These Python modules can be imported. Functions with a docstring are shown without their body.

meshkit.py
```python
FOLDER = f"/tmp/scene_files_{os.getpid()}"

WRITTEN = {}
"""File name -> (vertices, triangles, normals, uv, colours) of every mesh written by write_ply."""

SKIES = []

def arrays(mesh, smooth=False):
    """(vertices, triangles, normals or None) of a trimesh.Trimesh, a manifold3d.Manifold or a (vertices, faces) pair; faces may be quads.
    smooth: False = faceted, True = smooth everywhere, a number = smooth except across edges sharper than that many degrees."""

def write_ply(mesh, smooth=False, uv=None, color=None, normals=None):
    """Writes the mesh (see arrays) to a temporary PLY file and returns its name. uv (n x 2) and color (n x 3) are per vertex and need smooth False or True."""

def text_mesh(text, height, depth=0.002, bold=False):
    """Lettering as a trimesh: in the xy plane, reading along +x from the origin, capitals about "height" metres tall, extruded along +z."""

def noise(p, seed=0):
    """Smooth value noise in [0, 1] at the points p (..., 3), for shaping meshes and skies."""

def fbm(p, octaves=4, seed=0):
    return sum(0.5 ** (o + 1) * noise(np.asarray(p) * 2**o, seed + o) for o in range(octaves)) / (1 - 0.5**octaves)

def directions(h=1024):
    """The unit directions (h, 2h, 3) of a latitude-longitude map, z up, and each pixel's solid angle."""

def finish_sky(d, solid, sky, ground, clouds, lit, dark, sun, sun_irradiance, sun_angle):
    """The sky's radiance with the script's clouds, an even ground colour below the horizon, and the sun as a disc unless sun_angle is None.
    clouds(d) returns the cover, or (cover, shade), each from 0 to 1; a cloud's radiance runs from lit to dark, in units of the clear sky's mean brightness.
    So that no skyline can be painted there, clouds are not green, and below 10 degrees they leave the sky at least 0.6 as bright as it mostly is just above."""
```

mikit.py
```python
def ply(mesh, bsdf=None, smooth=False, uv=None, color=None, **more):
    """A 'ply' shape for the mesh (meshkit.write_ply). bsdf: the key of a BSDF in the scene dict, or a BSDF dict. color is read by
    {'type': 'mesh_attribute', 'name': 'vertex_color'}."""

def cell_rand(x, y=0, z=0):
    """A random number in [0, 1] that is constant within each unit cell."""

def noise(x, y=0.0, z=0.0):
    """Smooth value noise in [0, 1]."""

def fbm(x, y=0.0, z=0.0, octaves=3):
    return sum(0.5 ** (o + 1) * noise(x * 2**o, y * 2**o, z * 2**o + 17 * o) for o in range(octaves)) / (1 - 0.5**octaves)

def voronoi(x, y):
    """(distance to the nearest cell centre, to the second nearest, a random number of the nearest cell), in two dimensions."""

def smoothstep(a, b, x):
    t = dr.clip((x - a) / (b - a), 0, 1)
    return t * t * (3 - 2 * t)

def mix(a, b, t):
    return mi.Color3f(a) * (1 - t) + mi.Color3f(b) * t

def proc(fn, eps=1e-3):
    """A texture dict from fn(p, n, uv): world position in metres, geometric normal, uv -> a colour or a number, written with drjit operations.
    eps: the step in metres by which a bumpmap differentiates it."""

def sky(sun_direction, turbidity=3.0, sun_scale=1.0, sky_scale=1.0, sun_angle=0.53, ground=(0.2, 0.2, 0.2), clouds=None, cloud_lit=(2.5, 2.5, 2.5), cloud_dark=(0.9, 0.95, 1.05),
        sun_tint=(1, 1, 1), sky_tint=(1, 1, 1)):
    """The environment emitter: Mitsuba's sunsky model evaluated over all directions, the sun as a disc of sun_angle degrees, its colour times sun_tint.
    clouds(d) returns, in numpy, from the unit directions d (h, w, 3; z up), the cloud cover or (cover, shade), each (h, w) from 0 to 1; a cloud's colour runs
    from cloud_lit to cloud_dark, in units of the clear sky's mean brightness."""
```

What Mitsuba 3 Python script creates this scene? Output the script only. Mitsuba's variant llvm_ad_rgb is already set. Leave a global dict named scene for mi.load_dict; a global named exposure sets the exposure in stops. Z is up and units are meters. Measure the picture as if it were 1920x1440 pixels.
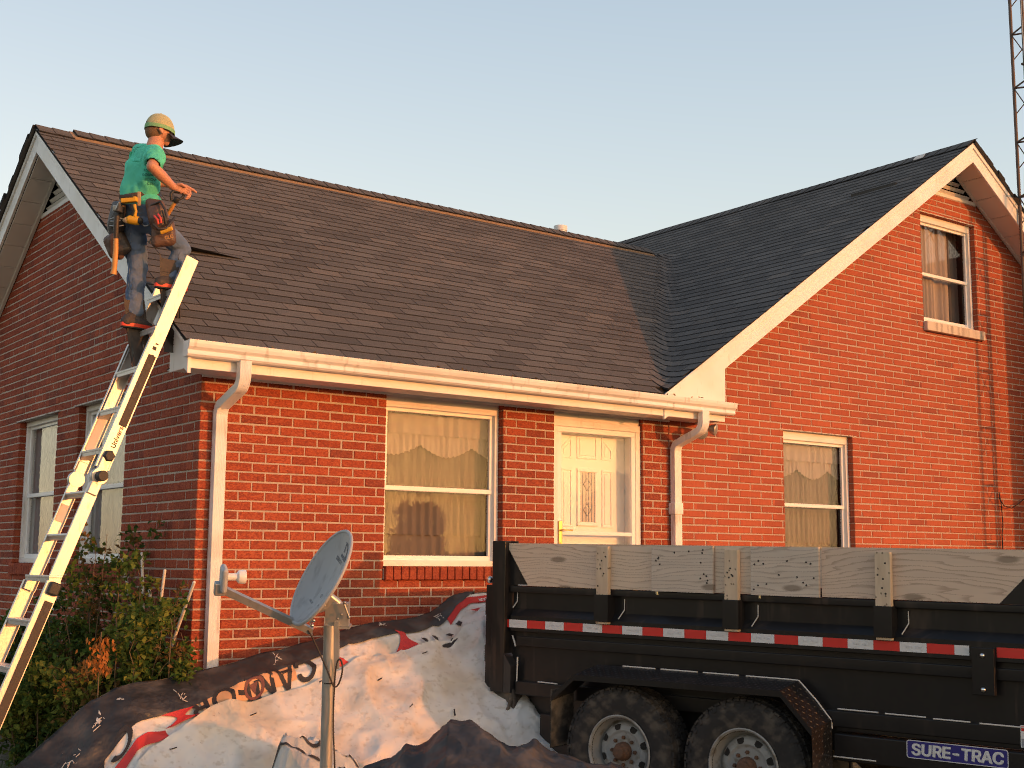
import math, random
import numpy as np
import trimesh
import mitsuba as mi
import drjit as dr
import manifold3d as m3
import mikit, meshkit
from mikit import proc, noise, fbm, cell_rand, smoothstep, mix, voronoi
from shapely.geometry import Polygon, box as sbox
from shapely import union_all

rng = np.random.default_rng(7)
scene = {'type': 'scene'}
labels = {}

# ------------------------------------------------------------------ camera, sky, exposure
CAM = np.array([-3.577, -8.293, 1.600])
_yaw, _pit, _rol, FPX = math.radians(37.0933), math.radians(7.91789), math.radians(-0.38852), 2400.0
_cy, _sy = math.cos(_yaw), math.sin(_yaw)
FW = np.array([_sy*math.cos(_pit), _cy*math.cos(_pit), math.sin(_pit)])
_r = np.array([_cy, -_sy, 0.0]); _u = np.cross(_r, FW)
RT = math.cos(_rol)*_r - math.sin(_rol)*_u
UP = math.cos(_rol)*_u + math.sin(_rol)*_r
T4 = mi.ScalarTransform4f
scene['camera'] = {'type': 'perspective', 'fov_axis': 'x', 'fov': math.degrees(2*math.atan(960/FPX)), 'near_clip': 0.1, 'far_clip': 3000.0,
    'to_world': T4().look_at(origin=CAM.tolist(), target=(CAM+FW).tolist(), up=UP.tolist()),
    }
SUN = np.array([0.368, -0.930, 0.0744])
scene['sky'] = mikit.sky(SUN.tolist(), turbidity=4.0, sun_scale=1.0, sky_scale=1.0, sun_angle=0.9, ground=(0.12, 0.11, 0.08), sun_tint=(0.46, 0.345, 0.72), sky_tint=(1.33, 1.24, 1.36))
exposure = 3.85

# ------------------------------------------------------------------ helpers
def key_of(name, parent=None):
    base = (parent + '__' if parent else '') + name
    k, i = base, 0
    while k in scene or k in labels or k in USED:
        i += 1; k = f'{base}_{i:03d}'
    USED.add(k)
    return k
USED = set()
def thing(name, label, cat, group=None, kind=None):
    k = key_of(name)
    labels[k] = {'label': label, 'category': cat}
    if group: labels[k]['group'] = group
    if kind: labels[k]['kind'] = kind
    return k
def put(name, mesh, mat, parent=None, smooth=False, label=None, kind=None, **kw):
    k = key_of(name, parent)
    d = mesh if isinstance(mesh, dict) else mikit.ply(mesh, mat, smooth=smooth, **kw)
    scene[k] = d
    if label or kind:
        labels[k] = {}
        if label: labels[k]['label'] = label
        if kind: labels[k]['kind'] = kind
    return k
def solo(name, mesh, mat, label, cat, smooth=False, group=None, kind=None, **kw):
    k = thing(name, label, cat, group, kind)
    scene[k] = mikit.ply(mesh, mat, smooth=smooth, **kw)
    return k
cat = trimesh.util.concatenate
def bx(a, b):
    a, b = np.minimum(a, b), np.maximum(a, b)
    m = trimesh.creation.box(extents=b - a); m.apply_translation((a + b)/2); return m
def rbx(a, b, r):                                   # box with rounded edges
    a, b = np.minimum(a, b).astype(float), np.maximum(a, b).astype(float)
    r = min(r, 0.49*float((b-a).min()))
    s = trimesh.creation.icosphere(subdivisions=1, radius=r).vertices
    pts = np.vstack([s + np.array([x, y, z]) for x in (a[0]+r, b[0]-r) for y in (a[1]+r, b[1]-r) for z in (a[2]+r, b[2]-r)])
    return trimesh.convex.convex_hull(pts)
def xf(m, M):
    m = m.copy(); m.apply_transform(M); return m
def frame(o, x, y, z):
    M = np.eye(4); M[:3, 0], M[:3, 1], M[:3, 2], M[:3, 3] = x, y, z, o; return M
def tube(pts, r, n=8, caps=True):
    pts = np.asarray(pts, float); k = len(pts)
    rr = np.full(k, r) if np.isscalar(r) else np.asarray(r, float)
    t = np.gradient(pts, axis=0); t /= np.linalg.norm(t, axis=1, keepdims=True) + 1e-12
    a = np.cross(t[0], [0.3, 0.2, 0.93]);  a /= np.linalg.norm(a)
    V = []
    for i in range(k):
        a = a - t[i]*(a@t[i]); a /= np.linalg.norm(a); b = np.cross(t[i], a)
        th = np.arange(n)*2*np.pi/n
        V.append(pts[i] + rr[i]*(np.cos(th)[:, None]*a + np.sin(th)[:, None]*b))
    V = np.vstack(V); F = []
    for i in range(k-1):
        for j in range(n):
            p, q = i*n+j, i*n+(j+1) % n
            F += [(p, q, q+n), (p, q+n, p+n)]
    if caps:
        V = np.vstack([V, pts[0], pts[-1]]); c0, c1 = len(V)-2, len(V)-1
        for j in range(n):
            F += [(c0, (j+1) % n, j), (c1, (k-1)*n+j, (k-1)*n+(j+1) % n)]
    return trimesh.Trimesh(V, F, process=False)
def bar(p, q, w, h, up=(0, 0, 1), ch=0.0):          # rectangular bar from p to q
    p, q = np.asarray(p, float), np.asarray(q, float); t = q-p; L = np.linalg.norm(t); t /= L
    s = np.cross(t, up); s /= np.linalg.norm(s); u = np.cross(s, t)
    m = rbx((0, -w/2, -h/2), (L, w/2, h/2), ch) if ch else bx((0, -w/2, -h/2), (L, w/2, h/2))
    return xf(m, frame(p, t, s, u))
def extr(poly, d, e=0):                             # shapely polygon -> prism along +z
    gs = getattr(poly, 'geoms', [poly])
    return cat([trimesh.creation.extrude_polygon(g, d, engine='earcut') for g in gs if g.area > 1e-7])
def lathe(prof, n=32):
    prof = np.asarray(prof, float); k = len(prof); th = np.arange(n)*2*np.pi/n
    V = np.stack([np.outer(prof[:, 0], np.cos(th)), np.outer(prof[:, 0], np.sin(th)), np.repeat(prof[:, 1:2], n, 1)], -1).reshape(-1, 3)
    F = []
    for i in range(k-1):
        for j in range(n):
            p, q = i*n+j, i*n+(j+1) % n
            F += [(p, q, q+n), (p, q+n, p+n)]
    return trimesh.Trimesh(V, F, process=False)
def grid(fn, us, vs):
    U, V = np.meshgrid(us, vs, indexing='ij'); P = fn(U, V).reshape(-1, 3)
    a, b = len(us), len(vs); I = np.arange(a*b).reshape(a, b)
    F = np.stack([I[:-1, :-1], I[1:, :-1], I[1:, 1:], I[:-1, 1:]], -1).reshape(-1, 4)
    return trimesh.Trimesh(P, np.vstack([F[:, [0, 1, 2]], F[:, [0, 2, 3]]]), process=False)
def at(px, py, Z):                                  # the point Z metres along the view axis (used only to survey positions)
    return CAM + Z*(FW + RT*(px-960)/FPX - UP*(py-720)/FPX)
def on(px, py, ax, off):
    d = FW + RT*(px-960)/FPX - UP*(py-720)/FPX
    return CAM + d*(off-CAM[ax])/d[ax]
def hullb(*sp):                                     # hull of spheres (centre, radius)
    s = trimesh.creation.icosphere(subdivisions=2).vertices
    return trimesh.convex.convex_hull(np.vstack([s*r + np.asarray(c) for c, r in sp]))
def to_man(m):
    return m3.Manifold(m3.Mesh(np.asarray(m.vertices, np.float32), np.asarray(m.faces, np.uint32)))
def blob(bones, edge=0.015, it=10):                 # bones: lists of (centre, radius)
    M = m3.Manifold.batch_boolean([to_man(hullb(*b)) for b in bones], m3.OpType.Add)
    M = M.refine_to_length(edge).to_mesh()
    m = trimesh.Trimesh(M.vert_properties[:, :3], M.tri_verts, process=True)
    trimesh.smoothing.filter_taubin(m, lamb=0.5, nu=0.53, iterations=it)
    return m
def lettering(text, h, M, depth=0.0015, bold=True, sx=1.0, shear=0.0):
    m = meshkit.text_mesh(text, h, depth, bold)
    S = np.eye(4); S[0, 0] = sx; S[0, 1] = shear
    m.apply_transform(S); m.apply_transform(M); return m

# ------------------------------------------------------------------ materials
def rgb(*c): return {'type': 'rgb', 'value': list(c)}
def pr(name, col, rough=0.6, two=True, **k):
    b = {'type': 'principled', 'base_color': col if isinstance(col, dict) else rgb(*col), 'roughness': rough, **k}
    scene[name] = {'type': 'twosided', 'bsdf': b} if two else b
    return name
def bump(name, inner_col, rough, hfn, scale, eps=0.002, **k):
    b = {'type': 'principled', 'base_color': inner_col if isinstance(inner_col, dict) else rgb(*inner_col), 'roughness': rough, **k}
    scene[name] = {'type': 'twosided', 'bsdf': {'type': 'bumpmap', 'arbitrary': proc(hfn, eps), 'scale': scale, 'bsdf': b}}
    return name
ZS = 2.755                 # height of the reference bed joint at the house corner
BL, BC = 0.2032, 0.0677    # brick module of the front and left walls
RL = 0.3010                # long brick of the right gable
def _cells(p, L):
    h = p.x + p.y
    row = dr.floor((p.z - ZS)/BC + 1000)
    par = row - 2*dr.floor(row/2)
    col = dr.floor((h - par*L*0.5)/L + 0.02)
    return row, col
def brick_a(p, n, uv):
    row, col = _cells(p, BL)
    r = cell_rand(row, col, 3); r2 = cell_rand(row, col, 8)
    f = fbm(p.x*90 + p.y*90, p.z*130, p.y*40 + col*3.1, 3)
    big = fbm(p.x*0.8 + p.y*0.7, p.z*0.9, 2.0, 2)
    c = mix((0.230, 0.038, 0.016), (0.320, 0.062, 0.025), r)
    c = mix(c, (0.150, 0.034, 0.022), smoothstep(0.80, 0.98, r2)*0.7)
    c = mix(c, (0.115, 0.024, 0.014), smoothstep(0.45, 0.75, f)*0.55)
    c = mix(c, (0.40, 0.115, 0.050), smoothstep(0.50, 0.30, f)*0.35)
    return c*(0.86 + 0.30*big)
def brick_a_h(p, n, uv):
    return fbm(p.x*70 + p.y*70, p.z*85, p.x*20 + 4, 3)
bump('brick_rough', proc(brick_a), 0.85, brick_a_h, 0.010, 0.003)
def brick_b(p, n, uv):
    row, col = _cells(p, RL)
    r = cell_rand(row, col, 5); r2 = cell_rand(row, col, 9)
    f = fbm((p.x + p.y)*160, p.z*9, 1.0, 2)
    big = fbm(p.x*0.6, p.z*0.8, 2.0, 3)
    c = mix((0.285, 0.060, 0.027), (0.345, 0.078, 0.035), r)
    c = mix(c, (0.20, 0.045, 0.028), smoothstep(0.86, 0.99, r2)*0.7)
    c = c*(0.90 + 0.2*f)
    return c*(0.85 + 0.3*big)
bump('brick_scored', proc(brick_b), 0.8, lambda p, n, uv: fbm((p.x+p.y)*140, p.z*8, p.y*3, 2), 0.003, 0.003)
def mort(p, n, uv):
    f = fbm(p.x*30+p.y*30, p.z*30, p.y*9, 3)
    return mix((0.36, 0.285, 0.225), (0.47, 0.38, 0.31), f)
bump('mortar', proc(mort), 0.95, lambda p, n, uv: fbm(p.x*160, p.z*160, p.y*160, 2), 0.002, 0.003)
def white_old(p, n, uv):
    f = fbm(p.x*3 + p.y*2, p.y*3, p.z*3, 3); g = fbm(p.x*40, p.y*40, p.z*9, 2)
    c = mix((0.74, 0.73, 0.71), (0.66, 0.64, 0.60), smoothstep(0.4, 0.75, f))
    return mix(c, (0.45, 0.42, 0.37), smoothstep(0.66, 0.86, g)*0.35)
pr('white_trim', proc(white_old), 0.45)
def white_drips(p, n, uv):
    g = fbm(p.x*26, p.y*26, p.z*4, 3); f = fbm(p.x*2, p.y*2, p.z*6, 2)
    c = mix((0.75, 0.74, 0.72), (0.64, 0.61, 0.57), smoothstep(0.45, 0.8, f))
    return mix(c, (0.33, 0.29, 0.24), smoothstep(0.60, 0.85, g)*0.5)
pr('gutter_white', proc(white_drips), 0.4)
pr('vinyl_white', (0.76, 0.76, 0.75), 0.35)
pr('soffit_white', proc(lambda p, n, uv: mix((0.62, 0.60, 0.56), (0.72, 0.70, 0.66), fbm(p.x*4, p.y*4, p.z*4, 3))), 0.5)
pr('dark_gap', (0.02, 0.018, 0.016), 0.9)
pr('steel_lintel', proc(lambda p, n, uv: mix((0.52, 0.47, 0.42), (0.28, 0.20, 0.15), smoothstep(0.5, 0.75, fbm(p.x*30+p.y*30, p.z*60, 1, 3)))), 0.7)
pr('stone_sill', proc(lambda p, n, uv: mix((0.56, 0.50, 0.42), (0.34, 0.29, 0.24), smoothstep(0.42, 0.8, fbm(p.x*25, p.y*25, p.z*5, 3)))), 0.9)
EXPO = 0.127
P1_Y, P1_Z, P1_M = -0.28, 3.112, 0.6685
P2_X, P2_Z, P2_M = 4.093, 3.0735, 0.675
RIDGE_Y, RIDGE_X = 3.28, 8.872
C33 = math.cos(math.atan(0.667))
Y_EAVE, X_EAVE = -0.395, 4.093 
def shingle_col(p, n, uv):
    side = dr.abs(n.x) > dr.abs(n.y)
    s = dr.select(side, (p.x - X_EAVE)/C33, (p.y - Y_EAVE)/C33)
    u = dr.select(side, p.y, p.x)
    k = dr.floor(s/EXPO + 0.02)
    tab = dr.floor((u - (k*0.417 - dr.floor(k*0.417))*0.305)/0.305)
    r = cell_rand(k, tab, 2); r2 = cell_rand(k + 40, tab, 5)
    g = fbm(p.x*260, p.y*260, p.z*260, 2)
    big = fbm(p.x*0.9, p.y*0.9, p.z*0.7, 3)
    c = mix((0.052, 0.049, 0.047), (0.078, 0.073, 0.069), r)
    c = mix(c, (0.105, 0.090, 0.078), smoothstep(0.82, 1.0, r2)*0.55)
    c = c*(0.45 + 1.1*g)
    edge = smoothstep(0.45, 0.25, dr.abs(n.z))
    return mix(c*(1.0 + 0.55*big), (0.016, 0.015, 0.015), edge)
bump('shingle', proc(shingle_col), 0.92, lambda p, n, uv: noise(p.x*330, p.y*330, p.z*330), 0.0025, 0.0015)
pr('shingle_tan', proc(lambda p, n, uv: mix((0.30, 0.20, 0.12), (0.17, 0.12, 0.085), fbm(p.x*30, p.y*30, p.z*30, 3))), 0.9)
scene['glass'] = {'type': 'thindielectric', 'int_ior': 1.25}
pr('curtain_white', (0.28, 0.24, 0.21), 0.9)
pr('curtain_sheer', (0.13, 0.108, 0.092), 0.9)
pr('blind_grey', (0.20, 0.21, 0.21), 0.8)
pr('room_dark', (0.05, 0.045, 0.04), 0.9)
pr('door_white', (0.76, 0.73, 0.68), 0.4)
pr('brass', (0.75, 0.50, 0.18), 0.3, metallic=0.9)
pr('leaded', (0.42, 0.38, 0.33), 0.35)
def alu(p, n, uv):
    f = fbm(p.x*45, p.y*45, p.z*14, 3)
    return mix((0.54, 0.52, 0.50), (0.36, 0.34, 0.32), smoothstep(0.55, 0.85, f))
pr('aluminium', proc(alu), 0.36, metallic=0.35)
pr('galvanised', proc(lambda p, n, uv: mix((0.50, 0.50, 0.49), (0.32, 0.31, 0.29), fbm(p.x*40, p.y*40, p.z*12, 3))), 0.38, metallic=0.6)
pr('dish_grey', proc(lambda p, n, uv: mix((0.30, 0.305, 0.31), (0.22, 0.222, 0.225), smoothstep(0.5, 0.8, fbm(p.x*25, p.y*25, p.z*9, 3)))), 0.5)
pr('dish_print', (0.07, 0.08, 0.10), 0.6)
pr('plastic_grey', (0.36, 0.37, 0.38), 0.5)
def black_paint(p, n, uv):
    f = fbm(p.x*9, p.y*9, p.z*2.2, 3); st = fbm(p.x*55 + p.y*55, p.z*3, 2.0, 2)
    c = mix((0.010, 0.010, 0.012), (0.018, 0.017, 0.017), f)
    c = mix(c, (0.050, 0.036, 0.030), smoothstep(0.55, 0.8, f)*smoothstep(0.45, 0.7, st)*0.7)
    return c
pr('black_paint', proc(black_paint), 0.26, specular=0.28)
pr('black_steel', (0.018, 0.018, 0.02), 0.4)
def muddy(p, n, uv):
    f = fbm(p.x*14, p.y*14, p.z*14, 4)
    return mix((0.035, 0.032, 0.030), (0.17, 0.135, 0.10), smoothstep(0.3, 0.75, f))
pr('muddy_steel', proc(muddy), 0.85)
def tread(p, n, uv):
    f = fbm(p.x*18, p.y*18, p.z*18, 4)
    return mix((0.022, 0.021, 0.021), (0.085, 0.072, 0.058), smoothstep(0.4, 0.8, f))
bump('rubber', proc(tread), 0.9, lambda p, n, uv: fbm(p.x*60, p.y*60, p.z*60, 3), 0.006, 0.003)
pr('rim_grey', proc(lambda p, n, uv: mix((0.27, 0.27, 0.26), (0.16, 0.14, 0.11), smoothstep(0.5, 0.8, fbm(p.x*22, p.y*22, p.z*22, 3)))), 0.5)
pr('rust', proc(lambda p, n, uv: mix((0.16, 0.08, 0.045), (0.06, 0.04, 0.03), fbm(p.x*60, p.y*60, p.z*60, 3))), 0.8)
pr('tape_red', (0.56, 0.022, 0.016), 0.4)
pr('tape_white', (0.60, 0.60, 0.60), 0.4)
pr('tape_ink', (0.46, 0.46, 0.47), 0.5)
pr('weld_white', (0.55, 0.53, 0.50), 0.7)
def wood(seed, c0, c1, dark):
    def fn(p, n, uv):
        a = p.x*0.2733 - p.y*0.9619
        kx = a + seed
        w = fbm(kx*1.4, p.z*5 + seed, seed, 3)
        ring = p.z*34 + w*9 + fbm(kx*5, p.z*60, seed*2.0, 2)*1.2
        t = ring - dr.floor(ring)
        line = smoothstep(0.60, 0.95, t)*(1 - smoothstep(0.95, 1.0, t))
        c = mix(c0, c1, fbm(kx*2.2, p.z*22, seed + 3.0, 3))
        c = mix(c, dark, line*0.55)
        d1, d2, w3 = voronoi(kx*1.6 + seed, p.z*5.0)
        kn = smoothstep(0.13, 0.06, d1)*dr.select(w3 > 0.45, 1.0, 0.0)
        return mix(c, (0.10, 0.065, 0.04), kn*0.6)
    return proc(fn)
pr('board_warm', wood(1.7, (0.56, 0.45, 0.345), (0.66, 0.52, 0.39), (0.32, 0.215, 0.14)), 0.85)
pr('board_grey', wood(5.3, (0.47, 0.405, 0.335), (0.58, 0.49, 0.40), (0.28, 0.22, 0.17)), 0.9)
pr('board_brown', wood(9.1, (0.53, 0.41, 0.315), (0.63, 0.475, 0.355), (0.31, 0.20, 0.14)), 0.85)
def stake_fn(p, n, uv):
    f = fbm(p.x*60 + p.y*60, p.z*7, 2.0, 3)
    c = mix((0.62, 0.49, 0.35), (0.47, 0.36, 0.25), f)
    d1, d2, w3 = voronoi((p.x*0.27 - p.y*0.96)*26, p.z*20)
    return mix(c, (0.10, 0.07, 0.05), smoothstep(0.16, 0.08, d1)*dr.select(w3 > 0.55, 0.8, 0.0))
pr('stake_wood', proc(stake_fn), 0.85)
def tarp_w(p, n, uv):
    f = fbm(p.x*5, p.y*5, p.z*5, 4); g = fbm(p.x*34, p.y*34, p.z*34, 3); s = noise(p.x*70, p.y*70, p.z*70)
    big = fbm(p.x*1.3 + 5, p.y*1.3, p.z*1.3, 3)
    c = mix((0.66, 0.64, 0.60), (0.54, 0.49, 0.42), smoothstep(0.38, 0.72, f))
    c = mix(c, (0.46, 0.37, 0.23), smoothstep(0.56, 0.74, big)*0.55)
    c = mix(c, (0.40, 0.34, 0.26), smoothstep(0.56, 0.78, g)*0.45)
    return mix(c, (0.20, 0.15, 0.11), smoothstep(0.93, 0.99, s)*smoothstep(0.5, 0.65, g))
bump('tarp_white', proc(tarp_w), 0.55, lambda p, n, uv: fbm(p.x*16, p.y*16, p.z*16, 4), 0.022, 0.004)
def tarp_b(p, n, uv):
    f = fbm(p.x*7, p.y*7, p.z*7, 4)
    return mix((0.026, 0.025, 0.026), (0.075, 0.066, 0.06), smoothstep(0.4, 0.8, f))
bump('tarp_black', proc(tarp_b), 0.5, lambda p, n, uv: fbm(p.x*14, p.y*14, p.z*14, 4), 0.03, 0.004)
pr('ink_red', (0.50, 0.035, 0.03), 0.55)
pr('ink_black', (0.03, 0.024, 0.022), 0.6)
pr('ink_brown', (0.16, 0.055, 0.04), 0.6)
pr('print_orange', (0.62, 0.33, 0.16), 0.55)
pr('bag_plastic', proc(lambda p, n, uv: mix((0.50, 0.50, 0.50), (0.38, 0.36, 0.33), fbm(p.x*9, p.y*9, p.z*9, 4))), 0.4)
pr('staple_white', (0.62, 0.56, 0.50), 0.7)
pr('skin', (0.50, 0.23, 0.14), 0.5)
pr('hair', (0.16, 0.09, 0.045), 0.7)
def cloth(a, b, sc):
    return proc(lambda p, n, uv: mix(a, b, fbm(p.x*sc, p.y*sc, p.z*sc, 3)))
bump('shirt_green', cloth((0.070, 0.50, 0.34), (0.10, 0.58, 0.40), 9), 0.85, lambda p, n, uv: fbm(p.x*13, p.y*13, p.z*7, 3), 0.045, 0.004)
bump('denim', cloth((0.060, 0.110, 0.20), (0.16, 0.21, 0.31), 12), 0.9, lambda p, n, uv: fbm(p.x*20, p.y*20, p.z*26, 3), 0.03, 0.004)
pr('shirt_print', (0.03, 0.20, 0.15), 0.8)
pr('cap_tan', (0.42, 0.40, 0.22), 0.8)
pr('cap_green', (0.20, 0.42, 0.20), 0.8)
pr('cap_dark', (0.045, 0.04, 0.05), 0.7)
bump('leather_brown', cloth((0.075, 0.040, 0.028), (0.125, 0.07, 0.05), 25), 0.5, lambda p, n, uv: fbm(p.x*30, p.y*30, p.z*30, 3), 0.012, 0.003)
pr('leather_black', cloth((0.02, 0.017, 0.016), (0.05, 0.04, 0.036), 25), 0.5)
pr('shoe_dark', cloth((0.035, 0.03, 0.03), (0.08, 0.065, 0.055), 30), 0.7)
pr('sole_red', (0.62, 0.05, 0.02), 0.5)
pr('sole_black', (0.02, 0.02, 0.02), 0.7)
pr('tool_yellow', (0.62, 0.33, 0.02), 0.45)
pr('handle_wood', (0.58, 0.27, 0.07), 0.45)
pr('tool_steel', (0.35, 0.34, 0.33), 0.35, metallic=0.8)
pr('tool_red', (0.55, 0.06, 0.05), 0.5)
pr('webbing_tan', (0.42, 0.30, 0.18), 0.9)
pr('rubber_black', (0.025, 0.025, 0.025), 0.6)
pr('decal_blue', (0.018, 0.016, 0.16), 0.35)
pr('decal_silver', (0.55, 0.56, 0.58), 0.35)
pr('decal_shadow', (0.26, 0.27, 0.30), 0.4)
pr('paint_white', (0.7, 0.7, 0.69), 0.4)
pr('chrome', (0.75, 0.75, 0.75), 0.15, metallic=1.0)
def leafm(name, a, b, sc=6.0, trans=0.25):
    scene[name] = {'type': 'principledthin', 'base_color': proc(lambda p, n, uv: mix(a, b, fbm(p.x*sc, p.y*sc, p.z*sc, 3))), 'roughness': 0.55, 'diff_trans': trans*2, 'spec_trans': 0.0, 'eta': 1.4}
    return name
leafm('leaf_green', (0.045, 0.09, 0.022), (0.12, 0.18, 0.042))
leafm('leaf_dark', (0.03, 0.062, 0.022), (0.072, 0.12, 0.038))
leafm('leaf_yellow', (0.12, 0.17, 0.035), (0.22, 0.24, 0.06))
leafm('leaf_brown', (0.15, 0.085, 0.035), (0.25, 0.16, 0.06))
leafm('leaf_dead', (0.34, 0.12, 0.03), (0.48, 0.20, 0.06), 20)
leafm('leaf_blue', (0.05, 0.1, 0.075), (0.1, 0.15, 0.11))
pr('twig', (0.14, 0.10, 0.06), 0.9)
pr('pvc_white', proc(lambda p, n, uv: mix((0.66, 0.62, 0.56), (0.42, 0.36, 0.30), smoothstep(0.55, 0.8, fbm(p.x*60, p.y*60, p.z*22, 3)))), 0.6)
pr('tower_steel', proc(lambda p, n, uv: mix((0.075, 0.055, 0.048), (0.13, 0.085, 0.065), fbm(p.x*30, p.y*30, p.z*8, 3))), 0.6)
def groundf(p, n, uv):
    f = fbm(p.x*1.1, p.y*1.1, 0, 4); g = fbm(p.x*24, p.y*24, 0, 3)
    near = smoothstep(16, 26, dr.sqrt(dr.square(p.x) + dr.square(p.y)))
    gravel = mix((0.20, 0.175, 0.145), (0.085, 0.072, 0.056), g)
    grass = mix((0.055, 0.080, 0.022), (0.11, 0.115, 0.045), f)
    return mix(mix(gravel, grass, smoothstep(0.45, 0.6, f)*0.8), grass, near)
bump('ground_mat', proc(groundf), 0.95, lambda p, n, uv: fbm(p.x*30, p.y*30, 0, 3), 0.02, 0.006)
pr('concrete', proc(lambda p, n, uv: mix((0.30, 0.28, 0.25), (0.18, 0.165, 0.145), fbm(p.x*14, p.y*14, p.z*14, 4))), 0.9)

# ------------------------------------------------------------------ ground
g_in = np.r_[-400, -200, -90, -40, np.linspace(-20, 20, 41), 40, 90, 200, 400]
def gfun(U, V):
    z = 0.02*meshkit.noise(np.stack([U*1.5, V*1.5, 0*U], -1)) - 0.015
    return np.stack([U, V, z], -1)
scene['ground'] = mikit.ply(grid(gfun, g_in, g_in), 'ground_mat', smooth=True)
labels['ground'] = {'label': 'bare ground with grass and gravel around the house', 'category': 'ground', 'kind': 'structure'}

# ------------------------------------------------------------------ the house
H = thing('brick_house', 'red brick farmhouse with dark shingle roof and white trim', 'house')
Z_SOF, Y_FAS, X_FL, X_FR = 2.862, -0.34, -0.255, 4.832
def P1(x, y): return P1_Z + P1_M*(y - P1_Y)
def P2(x, y): return P2_Z + P2_M*(x - P2_X)
Z_R1, Z_R2 = P1(0, RIDGE_Y), P2(RIDGE_X, 0)
FRONT = lambda h, d, z: np.stack([h, d, z], -1)
LEFT = lambda h, d, z: np.stack([d, h, z], -1)
def brick_verts(h0, h1, z0, z1, d0, depth=0.09, ch=0.004):
    """arrays of bricks -> vertices (n, 12, 3) in (h, d, z)"""
    n = len(h0); v = np.zeros((n, 12, 3))
    for i, (a, b) in enumerate(((0, 0), (1, 0), (1, 1), (0, 1))):
        hh = (h1 if a else h0); zz = (z1 if b else z0); sh = -ch if a else ch; sz = -ch if b else ch
        v[:, i] = np.stack([hh + sh, d0, zz + sz], -1)
        v[:, 4+i] = np.stack([hh, d0 + ch, zz], -1)
        v[:, 8+i] = np.stack([hh, np.full(n, depth), zz], -1)
    return v
BF = [(0, 1, 2), (0, 2, 3)]
for i in range(4):
    j = (i+1) % 4
    BF += [(4+i, 4+j, j), (4+i, j, i), (8+i, 8+j, 4+j), (8+i, 4+j, 4+i)]
BF = np.array(BF)
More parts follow.
